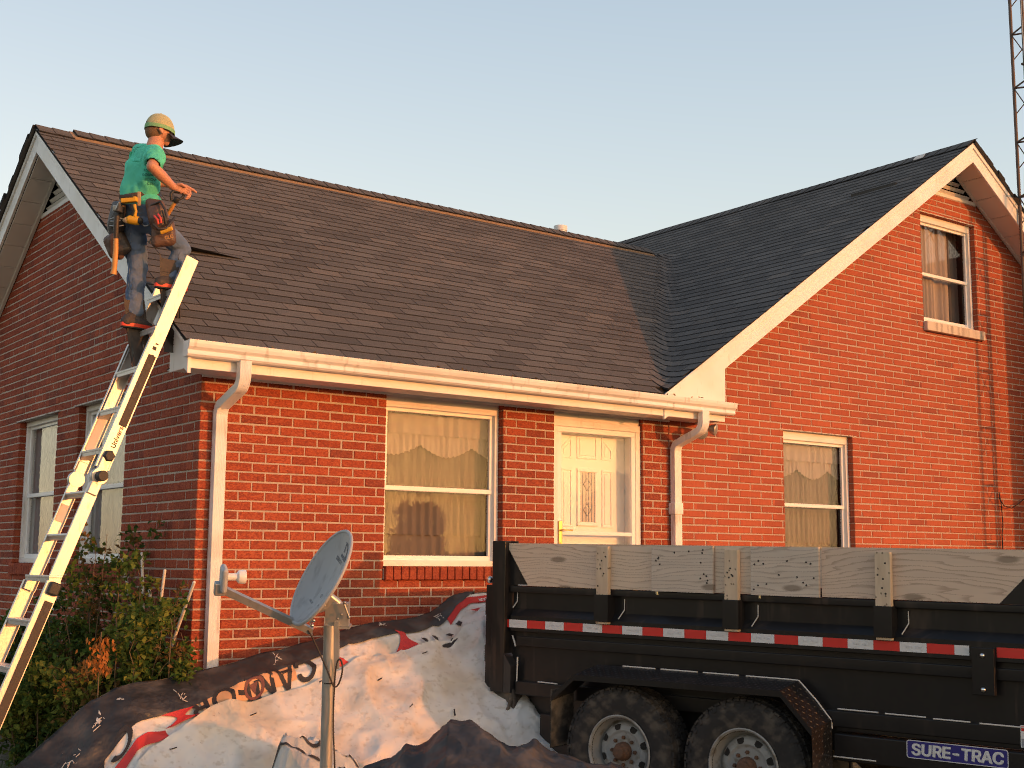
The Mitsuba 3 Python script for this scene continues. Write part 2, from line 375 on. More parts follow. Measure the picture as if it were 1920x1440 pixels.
def bricks_mesh(v, fr, flip):
    n = len(v); P = fr(v[..., 0], v[..., 1], v[..., 2]).reshape(-1, 3)
    F = (np.arange(n)[:, None, None]*12 + BF).reshape(-1, 3)
    return trimesh.Trimesh(P, F[:, ::-1] if flip else F, process=False)
def lay_bricks(region, L, zlo, zhi, start, j=0.0105):
    """rows of bricks over a shapely region in (h, z); start(k) -> (first joint, minimum h) of course k"""
    full, odd = [], []
    for k in range(math.floor((zlo-ZS)/BC) - 1, math.ceil((zhi-ZS)/BC) + 1):
        z0, z1 = ZS + k*BC + j/2, ZS + (k+1)*BC - j/2
        off, hmin = start(k)
        a, _, b, _ = region.bounds
        i0, i1 = math.floor((a-off)/L) - 1, math.ceil((b-off)/L) + 1
        for i in range(i0, i1):
            h0, h1 = max(off + i*L + j/2, hmin), off + (i+1)*L - j/2
            if abs(off + i*L) < 1e-6: h0 = 0.0
            if h1 - h0 < 0.012: continue
            r = sbox(h0, z0, h1, z1)
            if region.contains(r): full.append((h0, h1, z0, z1)); continue
            q = region.intersection(r)
            for g in getattr(q, 'geoms', [q]):
                if g.geom_type != 'Polygon' or g.area < 2e-4: continue
                m = g.minimum_rotated_rectangle; a0, b0, a1, b1 = g.bounds
                if abs((a1-a0)*(b1-b0) - g.area) < 2e-5:
                    if a1-a0 > 0.012 and b1-b0 > 0.012: full.append((a0, a1, b0, b1))
                else: odd.append(g)
    return np.array(full), odd
def brick_wall(holder, region, L, fr, flip, mat, start, zlo, zhi, pick=0, score=None, label=None, mort_region=None):
    slab = extr((mort_region or region).buffer(-0.0065, join_style='mitre'), 0.085)          # (h, z, d)
    P = slab.vertices; V = fr(P[:, 0], P[:, 2] + 0.0042, P[:, 1])
    wk = put(holder, trimesh.Trimesh(V, slab.faces[:, ::-1] if not flip else slab.faces, process=False), 'mortar', H, label=label)
    full, odd = lay_bricks(region, L, zlo, zhi, start)
    d0 = rng.normal(0, 0.0011, len(full)).clip(-0.003, 0.003)
    jz = rng.normal(0, 0.0007, (len(full), 2)); full[:, 2:] += jz
    full[:, :2] += rng.normal(0, 0.0009, (len(full), 1))
    v = brick_verts(full[:, 0], full[:, 1], full[:, 2], full[:, 3], d0)
    sel = np.zeros(len(full), bool)
    if pick:
        sel[np.argsort(score(full))[:pick]] = True
    for vv in v[sel]:
        put('brick', bricks_mesh(vv[None], fr, flip), mat, wk)
    parts = [bricks_mesh(v[~sel], fr, flip)]
    for g in odd:
        try: m = extr(g, 0.088)
        except Exception: continue
        P = m.vertices; d = rng.normal(0, 0.001)
        parts.append(trimesh.Trimesh(fr(P[:, 0], P[:, 2] + d, P[:, 1]), m.faces[:, ::-1] if not flip else m.faces, process=False))
    put('brickwork', cat(parts), mat, wk, kind='stuff')
    return wk
# openings
W1 = (1.497, 2.607, 1.562, 2.870); DR = (3.141, 4.147, 0.70, 2.900)
W2 = (6.004, 7.058, 1.56, 2.893); W3 = (8.358, 9.390, 4.247, 5.490)
L1 = (1.404, 2.520, 1.562, 2.884); L2 = (3.075, 4.190, 1.562, 2.884)
def ob(w): return sbox(w[0], w[2], w[1], w[3])
X_WR = 4.466
def sc_front(f):
    c = np.stack([(f[:, 0]+f[:, 1])/2, 0*f[:, 0], (f[:, 2]+f[:, 3])/2], -1)
    dist = np.linalg.norm(c - CAM, axis=1); area = (f[:, 1]-f[:, 0])*(f[:, 3]-f[:, 2])
    bad = (c[:, 2] < np.interp(c[:, 0], [-0.2, 0.2, 0.65, 1.24, 1.9, 2.3, 2.5, 2.7, 4.5], [0.9, 0.94, 1.06, 1.17, 1.34, 1.38, 1.7, 1.70, 1.70])) | (area < 0.006)
    return dist + 100*bad
par = lambda k: k % 2 == 0
front_reg = sbox(0.0, 0.0, X_WR, 2.900).difference(union_all([ob(W1), ob(DR), sbox(1.495, 1.458, 2.62, 1.57)]))
brick_wall('front_wall', front_reg, BL, FRONT, False, 'brick_rough',
    lambda k: (0.0, 0.0) if par(k) else (-0.1016, 0.1016 - 0.0), 0, 2.9, 300, sc_front, 'rough textured dark red brick wall beside the front door')
RID = RIDGE_X; APEX_R = 6.130
gab = Polygon([(X_WR, 0), (13.25, 0), (13.25, APEX_R - 0.6675*(13.25-RID)), (RID, APEX_R), (X_WR, APEX_R - 0.6675*(RID-X_WR))])
vent_r = Polygon([(RID-0.56, APEX_R-0.375), (RID+0.56, APEX_R-0.375), (RID, APEX_R)])
right_reg = gab.difference(union_all([ob(W2), ob(W3), vent_r, sbox(8.345, 4.135, 9.45, 4.25)]))
brick_wall('gable_wall', right_reg, RL, FRONT, False, 'brick_scored', lambda k: (4.47 if par(k) else 4.47 - RL/2, X_WR), 0, 6.2, label='smooth orange red brick gable wall with two windows')
APEX_L = 5.236
BACK = 2*RIDGE_Y
gabl = Polygon([(0, 0), (BACK, 0), (BACK, APEX_L-0.667*RIDGE_Y), (RIDGE_Y, APEX_L), (0, APEX_L - 0.667*RIDGE_Y)])
VLZ = 4.83
vent_l = Polygon([(RIDGE_Y-(APEX_L-VLZ)/0.667, VLZ), (RIDGE_Y+(APEX_L-VLZ)/0.667, VLZ), (RIDGE_Y, APEX_L)])
left_reg = gabl.difference(union_all([ob(L1), ob(L2), vent_l, sbox(1.36, 1.455, 2.56, 1.565), sbox(3.03, 1.455, 4.23, 1.565)]))
brick_wall('side_wall', left_reg, BL, LEFT, True, 'brick_rough', lambda k: (0.1016 if par(k) else 0.0, 0.1016 if par(k) else 0.0), 0, 5.3, label='shaded brick gable wall behind the ladder')
# the walls and floor behind, so that no light leaks in
put('back_wall', cat([bx((0.1, 6.4, 0), (4.4, 6.55, 2.9)), bx((4.4, 9.9, 0), (13.2, 10.05, 2.95)), bx((13.1, 0.1, 0), (13.25, 10, 2.95)), bx((4.45, 6.5, 0), (4.6, 10, 2.95))]), 'brick_rough', H)
put('ceiling_slab', cat([bx((0.1, 0.1, 2.93), (4.4, 6.5, 2.97)), bx((4.4, 0.1, 2.93), (13.1, 9.9, 2.97))]), 'room_dark', H)
# corner strip where mortar shows
# rowlock sills
def rowlock(h0, h1, z0, z1, fr, flip, proud, name='brick_sill'):
    n = round((h1-h0)/0.0695); w = (h1-h0)/n
    hs = h0 + np.arange(n)*w
    k = None
    P = cat([bx((h0, 0.0, z0), (h1, 0.08, z1-0.01))]).vertices
    sl = bx((h0, 0.0, z0+0.004), (h1, 0.08, z1-0.012))
    sl = trimesh.Trimesh(fr(sl.vertices[:, 0], sl.vertices[:, 1], sl.vertices[:, 2]), sl.faces[:, ::-1] if flip else sl.faces, process=False)
    k = put(name, sl, 'mortar', H)
    for h in hs:
        v = brick_verts(np.array([h+0.004]), np.array([h+w-0.004]), np.array([z0+rng.normal(0, .0012)]), np.array([z1]), np.array([-proud+rng.normal(0, .001)]))
        v[0, 3, 2] -= 0.012; v[0, 2, 2] -= 0.012
        put('brick', bricks_mesh(v, fr, flip), 'brick_rough', k)
rowlock(1.500, 2.617, 1.462, 1.562, FRONT, False, 0.032)
rowlock(1.36, 2.56, 1.455, 1.560, LEFT, True, 0.022)
rowlock(3.03, 4.23, 1.455, 1.560, LEFT, True, 0.022)
put('stone_sill', rbx((8.347, -0.05, 4.145), (9.446, 0.10, 4.247), 0.006), 'stone_sill', H, smooth=30)
put('lintel', bx((5.94, -0.004, 2.893), (7.12, 0.08, 2.901)), 'steel_lintel', H)
put('lintel', bx((8.30, -0.004, 5.490), (9.45, 0.08, 5.500)), 'steel_lintel', H)
put('lintel', bx((-0.016, 3.01, 2.884), (0.08, 4.26, 2.896)), 'steel_lintel', H)
put('lintel', bx((-0.016, 1.33, 2.884), (0.08, 2.60, 2.896)), 'steel_lintel', H)

# windows ---------------------------------------------------------
def wmesh(m, fr, flip):
    return trimesh.Trimesh(fr(m.vertices[:, 0], m.vertices[:, 1], m.vertices[:, 2]), m.faces[:, ::-1] if flip else m.faces, process=False)
def ring(h0, h1, z0, z1, d0, d1, w, wb=None, wt=None):
    wb = wb or w; wt = wt or w
    return cat([rbx((h0, d0, z0+wb+.001), (h0+w, d1, z1-wt-.001), .003), rbx((h1-w, d0, z0+wb+.001), (h1, d1, z1-wt-.001), .003), rbx((h0, d0-.001, z0), (h1, d1, z0+wb), .003), rbx((h0, d0-.001, z1-wt), (h1, d1, z1), .003)])
def curtain_mesh(h0, h1, ztop, zbot, d, folds, amp, ragged=None, slope=None):
    us = np.linspace(0, 1, 90); vs = np.linspace(0, 1, 12)
    def f(U, V):
        h = h0 + (h1-h0)*U
        zb = zbot + (ragged(U) if ragged else 0*U)
        z = ztop + (zb-ztop)*V
        dd = d + amp*np.sin(U*folds*2*np.pi + 1.3*np.sin(U*9))*(0.4+0.6*V) + 0.4*amp*np.sin(U*folds*5.1+2)
        return np.stack([h, dd, z], -1)
    return grid(f, us, vs)
def window(w, fr, flip, style, rec=0.062, head=0.0, mid=0.47):
    h0, h1, z0, z1 = w
    k = put('window', None or wmesh(cat([ring(h0+.002, h1-.002, z0+.001, z1-.001, rec, rec+.08, 0.036, 0.045, 0.045+head)]), fr, flip), 'white_trim', H, smooth=30)
    a0, a1, b0, b1 = h0+.036, h1-.036, z0+.045, z1-.045-head
    zm = b0 + (b1-b0)*mid
    put('sash', wmesh(ring(a0, a1, zm-.018, b1, rec+.030, rec+.055, .032, .036, .030), fr, flip), 'vinyl_white', k, smooth=30)
    put('sash', wmesh(ring(a0, a1, b0, zm+.016, rec+.040, rec+.068, .030, .038, .034), fr, flip), 'vinyl_white', k, smooth=30)
    pane = lambda a, b, c, d, e: grid(lambda U, V: np.stack([U, 0*U + e, V], -1), np.array([a, b]), np.array([c, d]))
    put('pane', wmesh(pane(a0+.02, a1-.02, zm, b1-.02, rec+.044), fr, flip), 'glass', k)
    put('pane', wmesh(pane(a0+.02, a1-.02, b0+.02, zm, rec+.056), fr, flip), 'glass', k)
    D = rec + (0.085 if style == 'blind' else 0.115)
    if style == 'swag':
        put('curtain', wmesh(curtain_mesh(a0-.05, a1+.05, b1+.05, zm-.30*(b1-b0), D+.05, 16, .010), fr, flip), 'curtain_sheer', k, smooth=True)
        put('curtain', wmesh(curtain_mesh(a0-.05, a1+.05, zm-.29*(b1-b0), b0-.05, D+.065, 13, .012), fr, flip), 'curtain_sheer', k, smooth=True)
        put('valance', wmesh(curtain_mesh(a0-.05, a1+.05, b1+.04, b1-.16*(b1-b0), D, 11, .012), fr, flip), 'curtain_white', k, smooth=True)
        rag = lambda U: -0.085*np.abs(np.sin(U*np.pi*2.25+.35)) + .006*np.sin(U*160)
        put('valance', wmesh(curtain_mesh(a0-.05, a1+.05, b1-.12*(b1-b0), b1-.23*(b1-b0), D+.022, 22, .010, rag), fr, flip), 'curtain_white', k, smooth=True)
    elif style == 'panels':
        wd = a1-a0
        put('curtain', wmesh(curtain_mesh(a0-.05, a0+.42*wd, b1+.05, b0-.05, D, 5, .016), fr, flip), 'curtain_white', k, smooth=True)
        put('curtain', wmesh(curtain_mesh(a0+.38*wd, a0+.78*wd, b1+.05, b0-.05, D+.035, 3, .018), fr, flip), 'curtain_white', k, smooth=True)
        put('curtain', wmesh(curtain_mesh(a0+.7*wd, a1+.05, b1+.05, b0-.05, D+.08, 6, .015), fr, flip), 'curtain_sheer', k, smooth=True)
    else:
        put('curtain', wmesh(curtain_mesh(a0-.05, a1+.05, b1+.05, b0-.05, D, 12, .013), fr, flip), 'blind_grey', k, smooth=True)
        sl = []
        for z in np.arange(b0, b1, .032):
            sl.append(xf(bx((a0-.02, -.013, -.0012), (a1+.02, .013, .0012)), trimesh.transformations.translation_matrix((0, D+.075, z))@trimesh.transformations.rotation_matrix(.9, (1, 0, 0))))
        put('blind', wmesh(cat(sl), fr, flip), 'blind_grey', k)
    put('room', wmesh(cat([bx((h0-.3, D+.5, z0-.3), (h1+.3, D+.52, z1+.3)), bx((h0-.3, .10, z0-.3), (h0-.28, D+.5, z1+.3)), bx((h1+.28, .10, z0-.3), (h1+.3, D+.5, z1+.3)), bx((h0-.3, .10, z1+.28), (h1+.3, D+.5, z1+.3)), bx((h0-.3, .10, z0-.32), (h1+.3, D+.5, z0-.3)),
        bx((h0-.3, .095, z0-.3), (h0, .11, z1+.3)), bx((h1, .095, z0-.3), (h1+.3, .11, z1+.3))]), fr, flip), 'room_dark', k)
    return k
window(W1, FRONT, False, 'swag', head=0.045)
window(W2, FRONT, False, 'swag', head=0.035)
window(W3, FRONT, False, 'panels', head=0.035)
window(L1, LEFT, True, 'blind')
window(L2, LEFT, True, 'blind')
# front door ------------------------------------------------------
h0, h1, z0, z1 = DR
dk = put('door', cat([ring(h0+.002, h1-.002, z0, z1-.10, .03, .10, .058, .03, .058), rbx((h0+.002, .045, z1-.10), (h1-.002, .10, z1-.001), .003), bx((h0+.03, .101, z0), (h0+.06, .24, z1-.12)), bx((h1-.06, .101, z0), (h1-.03, .24, z1-.12)), bx((h0+.03, .101, z1-.158), (h1-.03, .24, z1-.12))]), 'white_trim', H, smooth=30, label='white front door behind a glass storm door')
zt = z1 - .160
def sheet(a, b, c, d, e): return grid(lambda U, V: np.stack([U, 0*U+e, V], -1), np.array([a, b]), np.array([c, d]))
put('storm_frame', cat([ring(h0+.062, h1-.062, z0+.03, zt, .034, .062, .045, .25, .045), rbx((h0+.107, .035, 1.828), (h1-.107, .06, 1.860), .003)]), 'vinyl_white', dk, smooth=30)
put('pane', sheet(h0+.10, h1-.10, z0+.27, zt-.04, .048), 'glass', dk)
YD = .175
body = rbx((h0+.062, YD, z0+.03), (h1-.062, YD+.045, zt), .004)
pan = []
def raised(a, b, c, d):
    pan.append(ring(a, b, c, d, YD-.009, YD+.002, .016)); pan.append(rbx((a+.030, YD-.006, c+.030), (b-.030, YD+.002, d-.030), .003))
x0 = 3.645
for sg in (-1, 1):
    a, b = sorted((x0+sg*.17, x0+sg*.29))
    raised(a, b, 1.90, 2.40); raised(a, b, .95, 1.76)
    q = Polygon([(x0+sg*.17, 2.49), (x0+sg*.29, 2.49), (x0+sg*.29, 2.58), (x0+sg*.17, 2.69)])
    for poly, d in ((q.difference(q.buffer(-.016)), .009), (q.buffer(-.030), .006)):
        m = extr(poly, d); pan.append(trimesh.Trimesh(m.vertices[:, [0, 2, 1]]*[1, -1, 1] + [0, YD, 0], m.faces, process=False))
raised(x0-.115, x0+.115, 2.49, 2.70); raised(x0-.115, x0+.115, .95, 1.76)
put('panel', cat([body] + pan), 'door_white', dk, smooth=30)
ga, gb, gz0, gz1 = x0-.085, x0+.085, 1.948, 2.372
put('light_frame', ring(ga-.030, gb+.030, gz0-.035, gz1+.035, YD-.016, YD+.002, .030), 'door_white', dk, smooth=30)
lead = [tube([(ga+u*(gb-ga), YD-.0065, gz0), (ga+u*(gb-ga), YD-.0065, gz1)], .003, 5) for u in (.2, .42, .58, .8)]
for zc in (2.05, 2.27):
    lead.append(tube([(ga+.5*(gb-ga), YD-.0065, zc-.055), (ga+.75*(gb-ga), YD-.0065, zc), (ga+.5*(gb-ga), YD-.0065, zc+.055), (ga+.25*(gb-ga), YD-.0065, zc), (ga+.5*(gb-ga), YD-.0065, zc-.055)], .003, 5))
put('leaded_glass', bx((ga, YD-.005, gz0), (gb, YD+.001, gz1)), 'leaded', dk)
put('leading', cat(lead), 'tool_steel', dk)
put('handle', cat([rbx((h0+.068, .016, 1.70), (h0+.104, .033, 1.945), .005), tube([(h0+.086, .02, 1.868), (h0+.086, -.03, 1.868), (h0+.17, -.035, 1.865)], .007, 8), lathe([(0, -.004), (.011, -.004), (.011, .004), (0, .004)], 12).apply_transform(frame((h0+.086, .012, 1.755), (1, 0, 0), (0, 0, 1), (0, -1, 0)))]), 'brass', dk, smooth=40)
for i_ in range(3):
    put('step', rbx((2.95, -.9 + .28*i_, .233*i_), (4.35, -.005, .233*(i_+1)-.002), .01), 'concrete', H)

# soffits, fascias, rakes ------------------------------------------
sof = put('eave_soffit', bx((X_FL+.004, Y_FAS+.012, Z_SOF+.018), (X_FR-.004, -.002, Z_SOF+.026)), 'dark_gap', H)
xs = np.arange(X_FL+.006, X_FR-.02, 0.203)
for a in xs:
    put('panel', bx((a, Y_FAS+.014, Z_SOF+.010), (min(a+.199, X_FR-.008), -.004, Z_SOF+.017)), 'soffit_white', sof)
put('frieze_trim', rbx((0.0, -.016, Z_SOF-.006), (X_WR-.004, -.003, Z_SOF+.014), .002), 'soffit_white', H)
put('fascia', rbx((X_FL, Y_FAS-.004, Z_SOF-.006), (X_FR, Y_FAS+.012, 3.035), .003), 'white_trim', H, smooth=30)
# boxed end at the left corner
q = Polygon([(Y_FAS-.004, Z_SOF-.006), (-.055, Z_SOF-.006), (-.055, P1(0, -.055)-.03), (Y_FAS-.004, P1(0, Y_FAS)-.03)])
m = extr(q, .012); put('eave_return', trimesh.Trimesh(np.stack([X_FL - .002 + m.vertices[:, 2], m.vertices[:, 0], m.vertices[:, 1]], -1), m.faces, process=False), 'white_trim', H)
def rake(prof, w, thick, plane, axis, name, mat='white_trim', top=0.0):
    """prof: list of (h, z) along the roof edge; a board of vertical depth w under it, in the plane axis = plane"""
    top_l = [(h, z-top) for h, z in prof]; bot = [(h, z-top-w) for h, z in prof][::-1]
    m = extr(Polygon(top_l + bot), thick); v = m.vertices
    P = np.stack([plane + v[:, 2], v[:, 0], v[:, 1]], -1) if axis == 0 else np.stack([v[:, 0], plane + v[:, 2], v[:, 1]], -1)
    return put(name, trimesh.Trimesh(P, m.faces if axis == 0 else m.faces[:, ::-1], process=False), mat, H)
yb = 2*RIDGE_Y + .40
l_prof = [(Y_FAS-.03, P1(0, Y_FAS-.03)), (RIDGE_Y, Z_R1)]; lb_prof = [(RIDGE_Y+.0005, Z_R1), (yb, Z_R1 - P1_M*(yb-RIDGE_Y))]
rake(l_prof, .215, .022, X_FL-.006, 0, 'rake_board', top=.018)
rake(lb_prof, .215, .022, X_FL-.006, 0, 'rake_board', top=.018)
rake(l_prof, .055, .014, X_FL-.021, 0, 'rake_moulding', top=.014)
rake(lb_prof, .055, .014, X_FL-.021, 0, 'rake_moulding', top=.014)
r_prof = [(P2_X-.02, P2(P2_X-.02, 0)), (RID, Z_R2)]; xr = 2*RID - P2_X
rr_prof = [(RID+.0005, Z_R2), (xr, Z_R2 - P2_M*(xr-RID))]
rake(r_prof, .215, .022, Y_FAS-.016, 1, 'rake_board', top=.018)
rake(rr_prof, .215, .022, Y_FAS-.016, 1, 'rake_board', top=.018)
rake(r_prof, .060, .014, Y_FAS-.031, 1, 'rake_moulding', top=.014)
rake(rr_prof, .060, .014, Y_FAS-.031, 1, 'rake_moulding', top=.014)
# cornice return of the right gable above the gutter
zl = lambda x: P2(x, 0) - .20
q = Polygon([(P2_X+.05, 2.98), (X_FR, 2.98), (X_FR, zl(X_FR)+.02), (P2_X+.05, zl(P2_X+.05)+.1)])
m = extr(q, .03); put('cornice_return', trimesh.Trimesh(np.stack([m.vertices[:, 0], Y_FAS-.012 + m.vertices[:, 2], m.vertices[:, 1]], -1), m.faces[:, ::-1], process=False), 'white_trim', H)
put('cornice_side', bx((X_FR-.02, Y_FAS+.02, Z_SOF), (X_FR-.001, .0, zl(X_FR)+.05)), 'white_trim', H)
# rake soffits of panels
def rake_soffit(h_a, z_a, h_b, z_b, d0, d1, axis, name, step=.30):
    L = math.hypot(h_b-h_a, z_b-z_a); n = max(1, round(L/step)); k = None
    ux, uz = (h_b-h_a)/L, (z_b-z_a)/L; nx, nz = (-uz, ux) if ux > 0 else (uz, -ux)
    def slab(s0, s1, o0, o1, e0, e1):
        c = []
        for s in (s0, s1):
            for o in (o0, o1):
                for e in (e0, e1):
                    hh, zz = h_a + ux*s + nx*o, z_a + uz*s + nz*o
                    c.append((e, hh, zz) if axis == 0 else (hh, e, zz))
        return trimesh.convex.convex_hull(np.array(c))
    k = put(name, slab(0, L, .010, .018, d0, d1), 'dark_gap', H)
    for i in range(n):
        put('panel', slab(i*L/n + .004, (i+1)*L/n - .004, rng.normal(.001, .0012), .009, d0+.004, d1-.004), 'soffit_white', k)
    put('trim', cat([slab(0, L, -.012, .008, d1-.035, d1-.006)]), 'soffit_white', k)
ap = APEX_L + .004
rake_soffit(-.05, ap - .667*(RIDGE_Y+.05), RIDGE_Y, ap, X_FL+.018, -.002, 0, 'rake_soffit')
rake_soffit(yb-.05, ap - .667*(yb-.05-RIDGE_Y), RIDGE_Y, ap, X_FL+.018, -.002, 0, 'rake_soffit')
ap = APEX_R + .004
rake_soffit(X_FR, ap - .6675*(RID-X_FR), RID, ap, Y_FAS+.008, -.002, 1, 'rake_soffit', .32)
rake_soffit(xr-.3, ap - .6675*(xr-.3-RID), RID, ap, Y_FAS+.008, -.002, 1, 'rake_soffit', .32)
# gable vents
def gable_vent(ctr, z0, apex, slope, axis, n, bar=True):
    m = extr(Polygon([(ctr-(apex-z0)/slope, z0), (ctr+(apex-z0)/slope, z0), (ctr, apex)]), .01); v = m.vertices
    k = put('gable_vent', trimesh.Trimesh(np.stack([.06 + v[:, 2], v[:, 0], v[:, 1]], -1) if axis == 0 else np.stack([v[:, 0], .06 + v[:, 2], v[:, 1]], -1), m.faces, process=False), 'dark_gap', H)
    hh = apex - z0; st = hh/n
    for i in range(n):
        z = z0 + .03 + i*st; w = (apex - z - .03)/slope
        if w < .05: continue
        m = xf(bx((-w, -.004, -st*.33), (w, .004, st*.33)), trimesh.transformations.rotation_matrix(.75 if axis else .75, (1, 0, 0)))
        v = m.vertices
        P = np.stack([.022 + v[:, 1]*-1*-1, ctr + v[:, 0], z + st*.4 + v[:, 2]], -1) if axis == 0 else np.stack([ctr + v[:, 0], .022 + v[:, 1], z + st*.4 + v[:, 2]], -1)
        put('slat', trimesh.Trimesh(P, m.faces, process=False), 'white_trim', k)
    w = hh/slope
    b = bx((-w, -.006, -.02), (w, .04, .02)); v = b.vertices
    put('frame', trimesh.Trimesh(np.stack([v[:, 1], ctr + v[:, 0], z0 + v[:, 2]], -1) if axis == 0 else np.stack([ctr + v[:, 0], v[:, 1], z0 + v[:, 2]], -1), b.faces, process=False), 'white_trim', k)
gable_vent(RIDGE_Y, VLZ, APEX_L, .667, 0, 7)
gable_vent(RID, APEX_R-.375, APEX_R, .667, 1, 6)

# roof -------------------------------------------------------------
def slab_pts(p):
    return trimesh.convex.convex_hull(np.array([q for q in p] + [(a, b, c-.012) for a, b, c in p]))
xv_top = P2_X + (Z_R1-P2_Z)/P2_M
def xval(y): return P2_X + (P1(0, y)-P2_Z)/P2_M
def yval(x): return P1_Y + (P2(x, 0)-P1_Z)/P1_M
xl = X_FL - .03; yf = Y_EAVE
rf = put('roof', cat([slab_pts([(xl, yf, P1(0, yf)-.016), (xval(yf), yf, P1(0, yf)-.016), (xv_top, RIDGE_Y, Z_R1-.016), (xl, RIDGE_Y, Z_R1-.016)]),
    slab_pts([(xl, yb, Z_R1-P1_M*(yb-RIDGE_Y)-.016), (xv_top-2, yb, Z_R1-P1_M*(yb-RIDGE_Y)-.016), (xv_top, RIDGE_Y, Z_R1-.016), (xl, RIDGE_Y, Z_R1-.016)]),
    slab_pts([(P2_X-.02, Y_FAS-.03, P2(P2_X-.02, 0)-.016), (RID, Y_FAS-.03, Z_R2-.016), (RID, 10.3, Z_R2-.016), (xv_top, 10.3, P2(xv_top, 0)-.016), (xv_top, RIDGE_Y, Z_R1-.016), (xval(-.3), -.3, P1(0, -.3)-.016)]),
    slab_pts([(P2_X-.02, 6.9, P2(P2_X-.02, 0)-.016), (xv_top, RIDGE_Y+.1, P2(xv_top, 0)-.016), (xv_top, 10.3, P2(xv_top, 0)-.016), (P2_X-.02, 10.3, P2(P2_X-.02, 0)-.016)]),
    slab_pts([(RID, Y_FAS-.03, Z_R2-.016), (xr, Y_FAS-.03, Z_R2-P2_M*(xr-RID)-.016), (xr, 10.3, Z_R2-P2_M*(xr-RID)-.016), (RID, 10.3, Z_R2-.016)])]), 'dark_gap', H, label='dark grey shingle roof')
def smax(a, b, k=.035):
    h = np.clip(.5 + .5*(a-b)/k/2, 0, 1)
    return np.log(np.exp((a-np.maximum(a, b))/k) + np.exp((b-np.maximum(a, b))/k))*k + np.maximum(a, b)
def roofz(x, y, second):
    a, b = np.minimum(P1(x, y), 2*Z_R1 - P1(x, y)), P2(x, y)
    wob = .010*(meshkit.noise(np.stack([x*1.1, y*1.1, 0*x], -1)) - .5)
    if second: return np.maximum(smax(a, b), b) + wob
    return a + wob
def tabs(second, s0, s1, k0, k1, ulim, gap=.006):
    out = []
    for k in range(k0, k1):
        off = (k*0.417 % 1.0)*0.305
        u0, u1 = ulim(k)
        i = math.floor((u0-off)/.305)
        while off + i*.305 < u1:
            a, b = max(off + i*.305 + gap/2, u0), min(off + (i+1)*.305 - gap/2, u1); i += 1
            if b - a < .03: continue
            out.append((k, a, b))
    return out
def tab_mesh(k, a, b, second, lift=0.0):
    nu = 4 if second else 2
    us = np.linspace(a, b, nu); s_lo, s_hi = k*EXPO - .004 + rng.normal(0, .0015), (k+1)*EXPO + .012
    rows = []
    for s, o in ((s_lo, -.006), (s_lo, .0090 + lift + abs(rng.normal(0, .001))), (s_hi, .0015)):
        h = s*C33
        if second: x, y = X_EAVE + h + 0*us, us
        else: x, y = us, Y_EAVE + h + 0*us
        rows.append(np.stack([x, y, roofz(x, y, second) + o], -1))
    P = np.vstack(rows); F = []
    for r in range(2):
        for j in range(nu-1):
            p = r*nu + j; F += [(p, p+1, p+nu+1), (p, p+nu+1, p+nu)]
    for j in (0, nu-1):
        F += [(j, nu+j, 2*nu+j)]
    m = trimesh.Trimesh(P, F, process=False)
    if second: m.faces = m.faces[:, ::-1]
    return m
K1 = int((RIDGE_Y - Y_EAVE)/C33/EXPO); K2 = int((RID - X_EAVE)/C33/EXPO)
def yk(k): return Y_EAVE + k*EXPO*C33
def xk(k): return X_EAVE + k*EXPO*C33
t1 = tabs(False, 0, 0, 0, K1+1, lambda k: (xl-.004, xval(yk(k)) - .02))
t2 = tabs(True, 0, 0, 0, K2+1, lambda k: (Y_FAS-.045, 10.3) if xk(k) > xv_top else (max(Y_FAS-.045, yval(xk(k)) - .0), 10.3))
# the courses of the right slope turn up across the valley
t2 = [(k, a, b) for k, a, b in t2 if not (xk(k) <= xv_top and a > yval(xk(k)) + .22)]
t2 = []
for k in range(K2+1):
    x = xk(k); hi = 10.3 if x > xv_top - .05 else min(10.3, yval(x) + .20)
    off = (k*0.417 % 1.0)*0.305; i = math.floor((Y_FAS-.045-off)/.305)
    while off + i*.305 < hi:
        a, b = max(off + i*.305 + .003, Y_FAS-.045), min(off + (i+1)*.305 - .003, hi); i += 1
        if b-a > .03: t2.append((k, a, b))
d1 = [np.linalg.norm(np.array([(a+b)/2, yk(k), P1(0, yk(k))]) - CAM) + (10 if b-a < .2 else 0) for k, a, b in t1]
pick = set(np.argsort(d1)[:300].tolist())
rest = []
for i, (k, a, b) in enumerate(t1):
    m = tab_mesh(k, a, b, False)
    if i in pick: put('shingle', m, 'shingle', rf)
    else: rest.append(m)
rest += [tab_mesh(k, a, b, True) for k, a, b in t2]
back = []
for k in range(4):                                   # courses just over the two ridges, seen edge on at the gable ends
    pass
put('shingles', cat(rest), 'shingle', rf, kind='stuff')
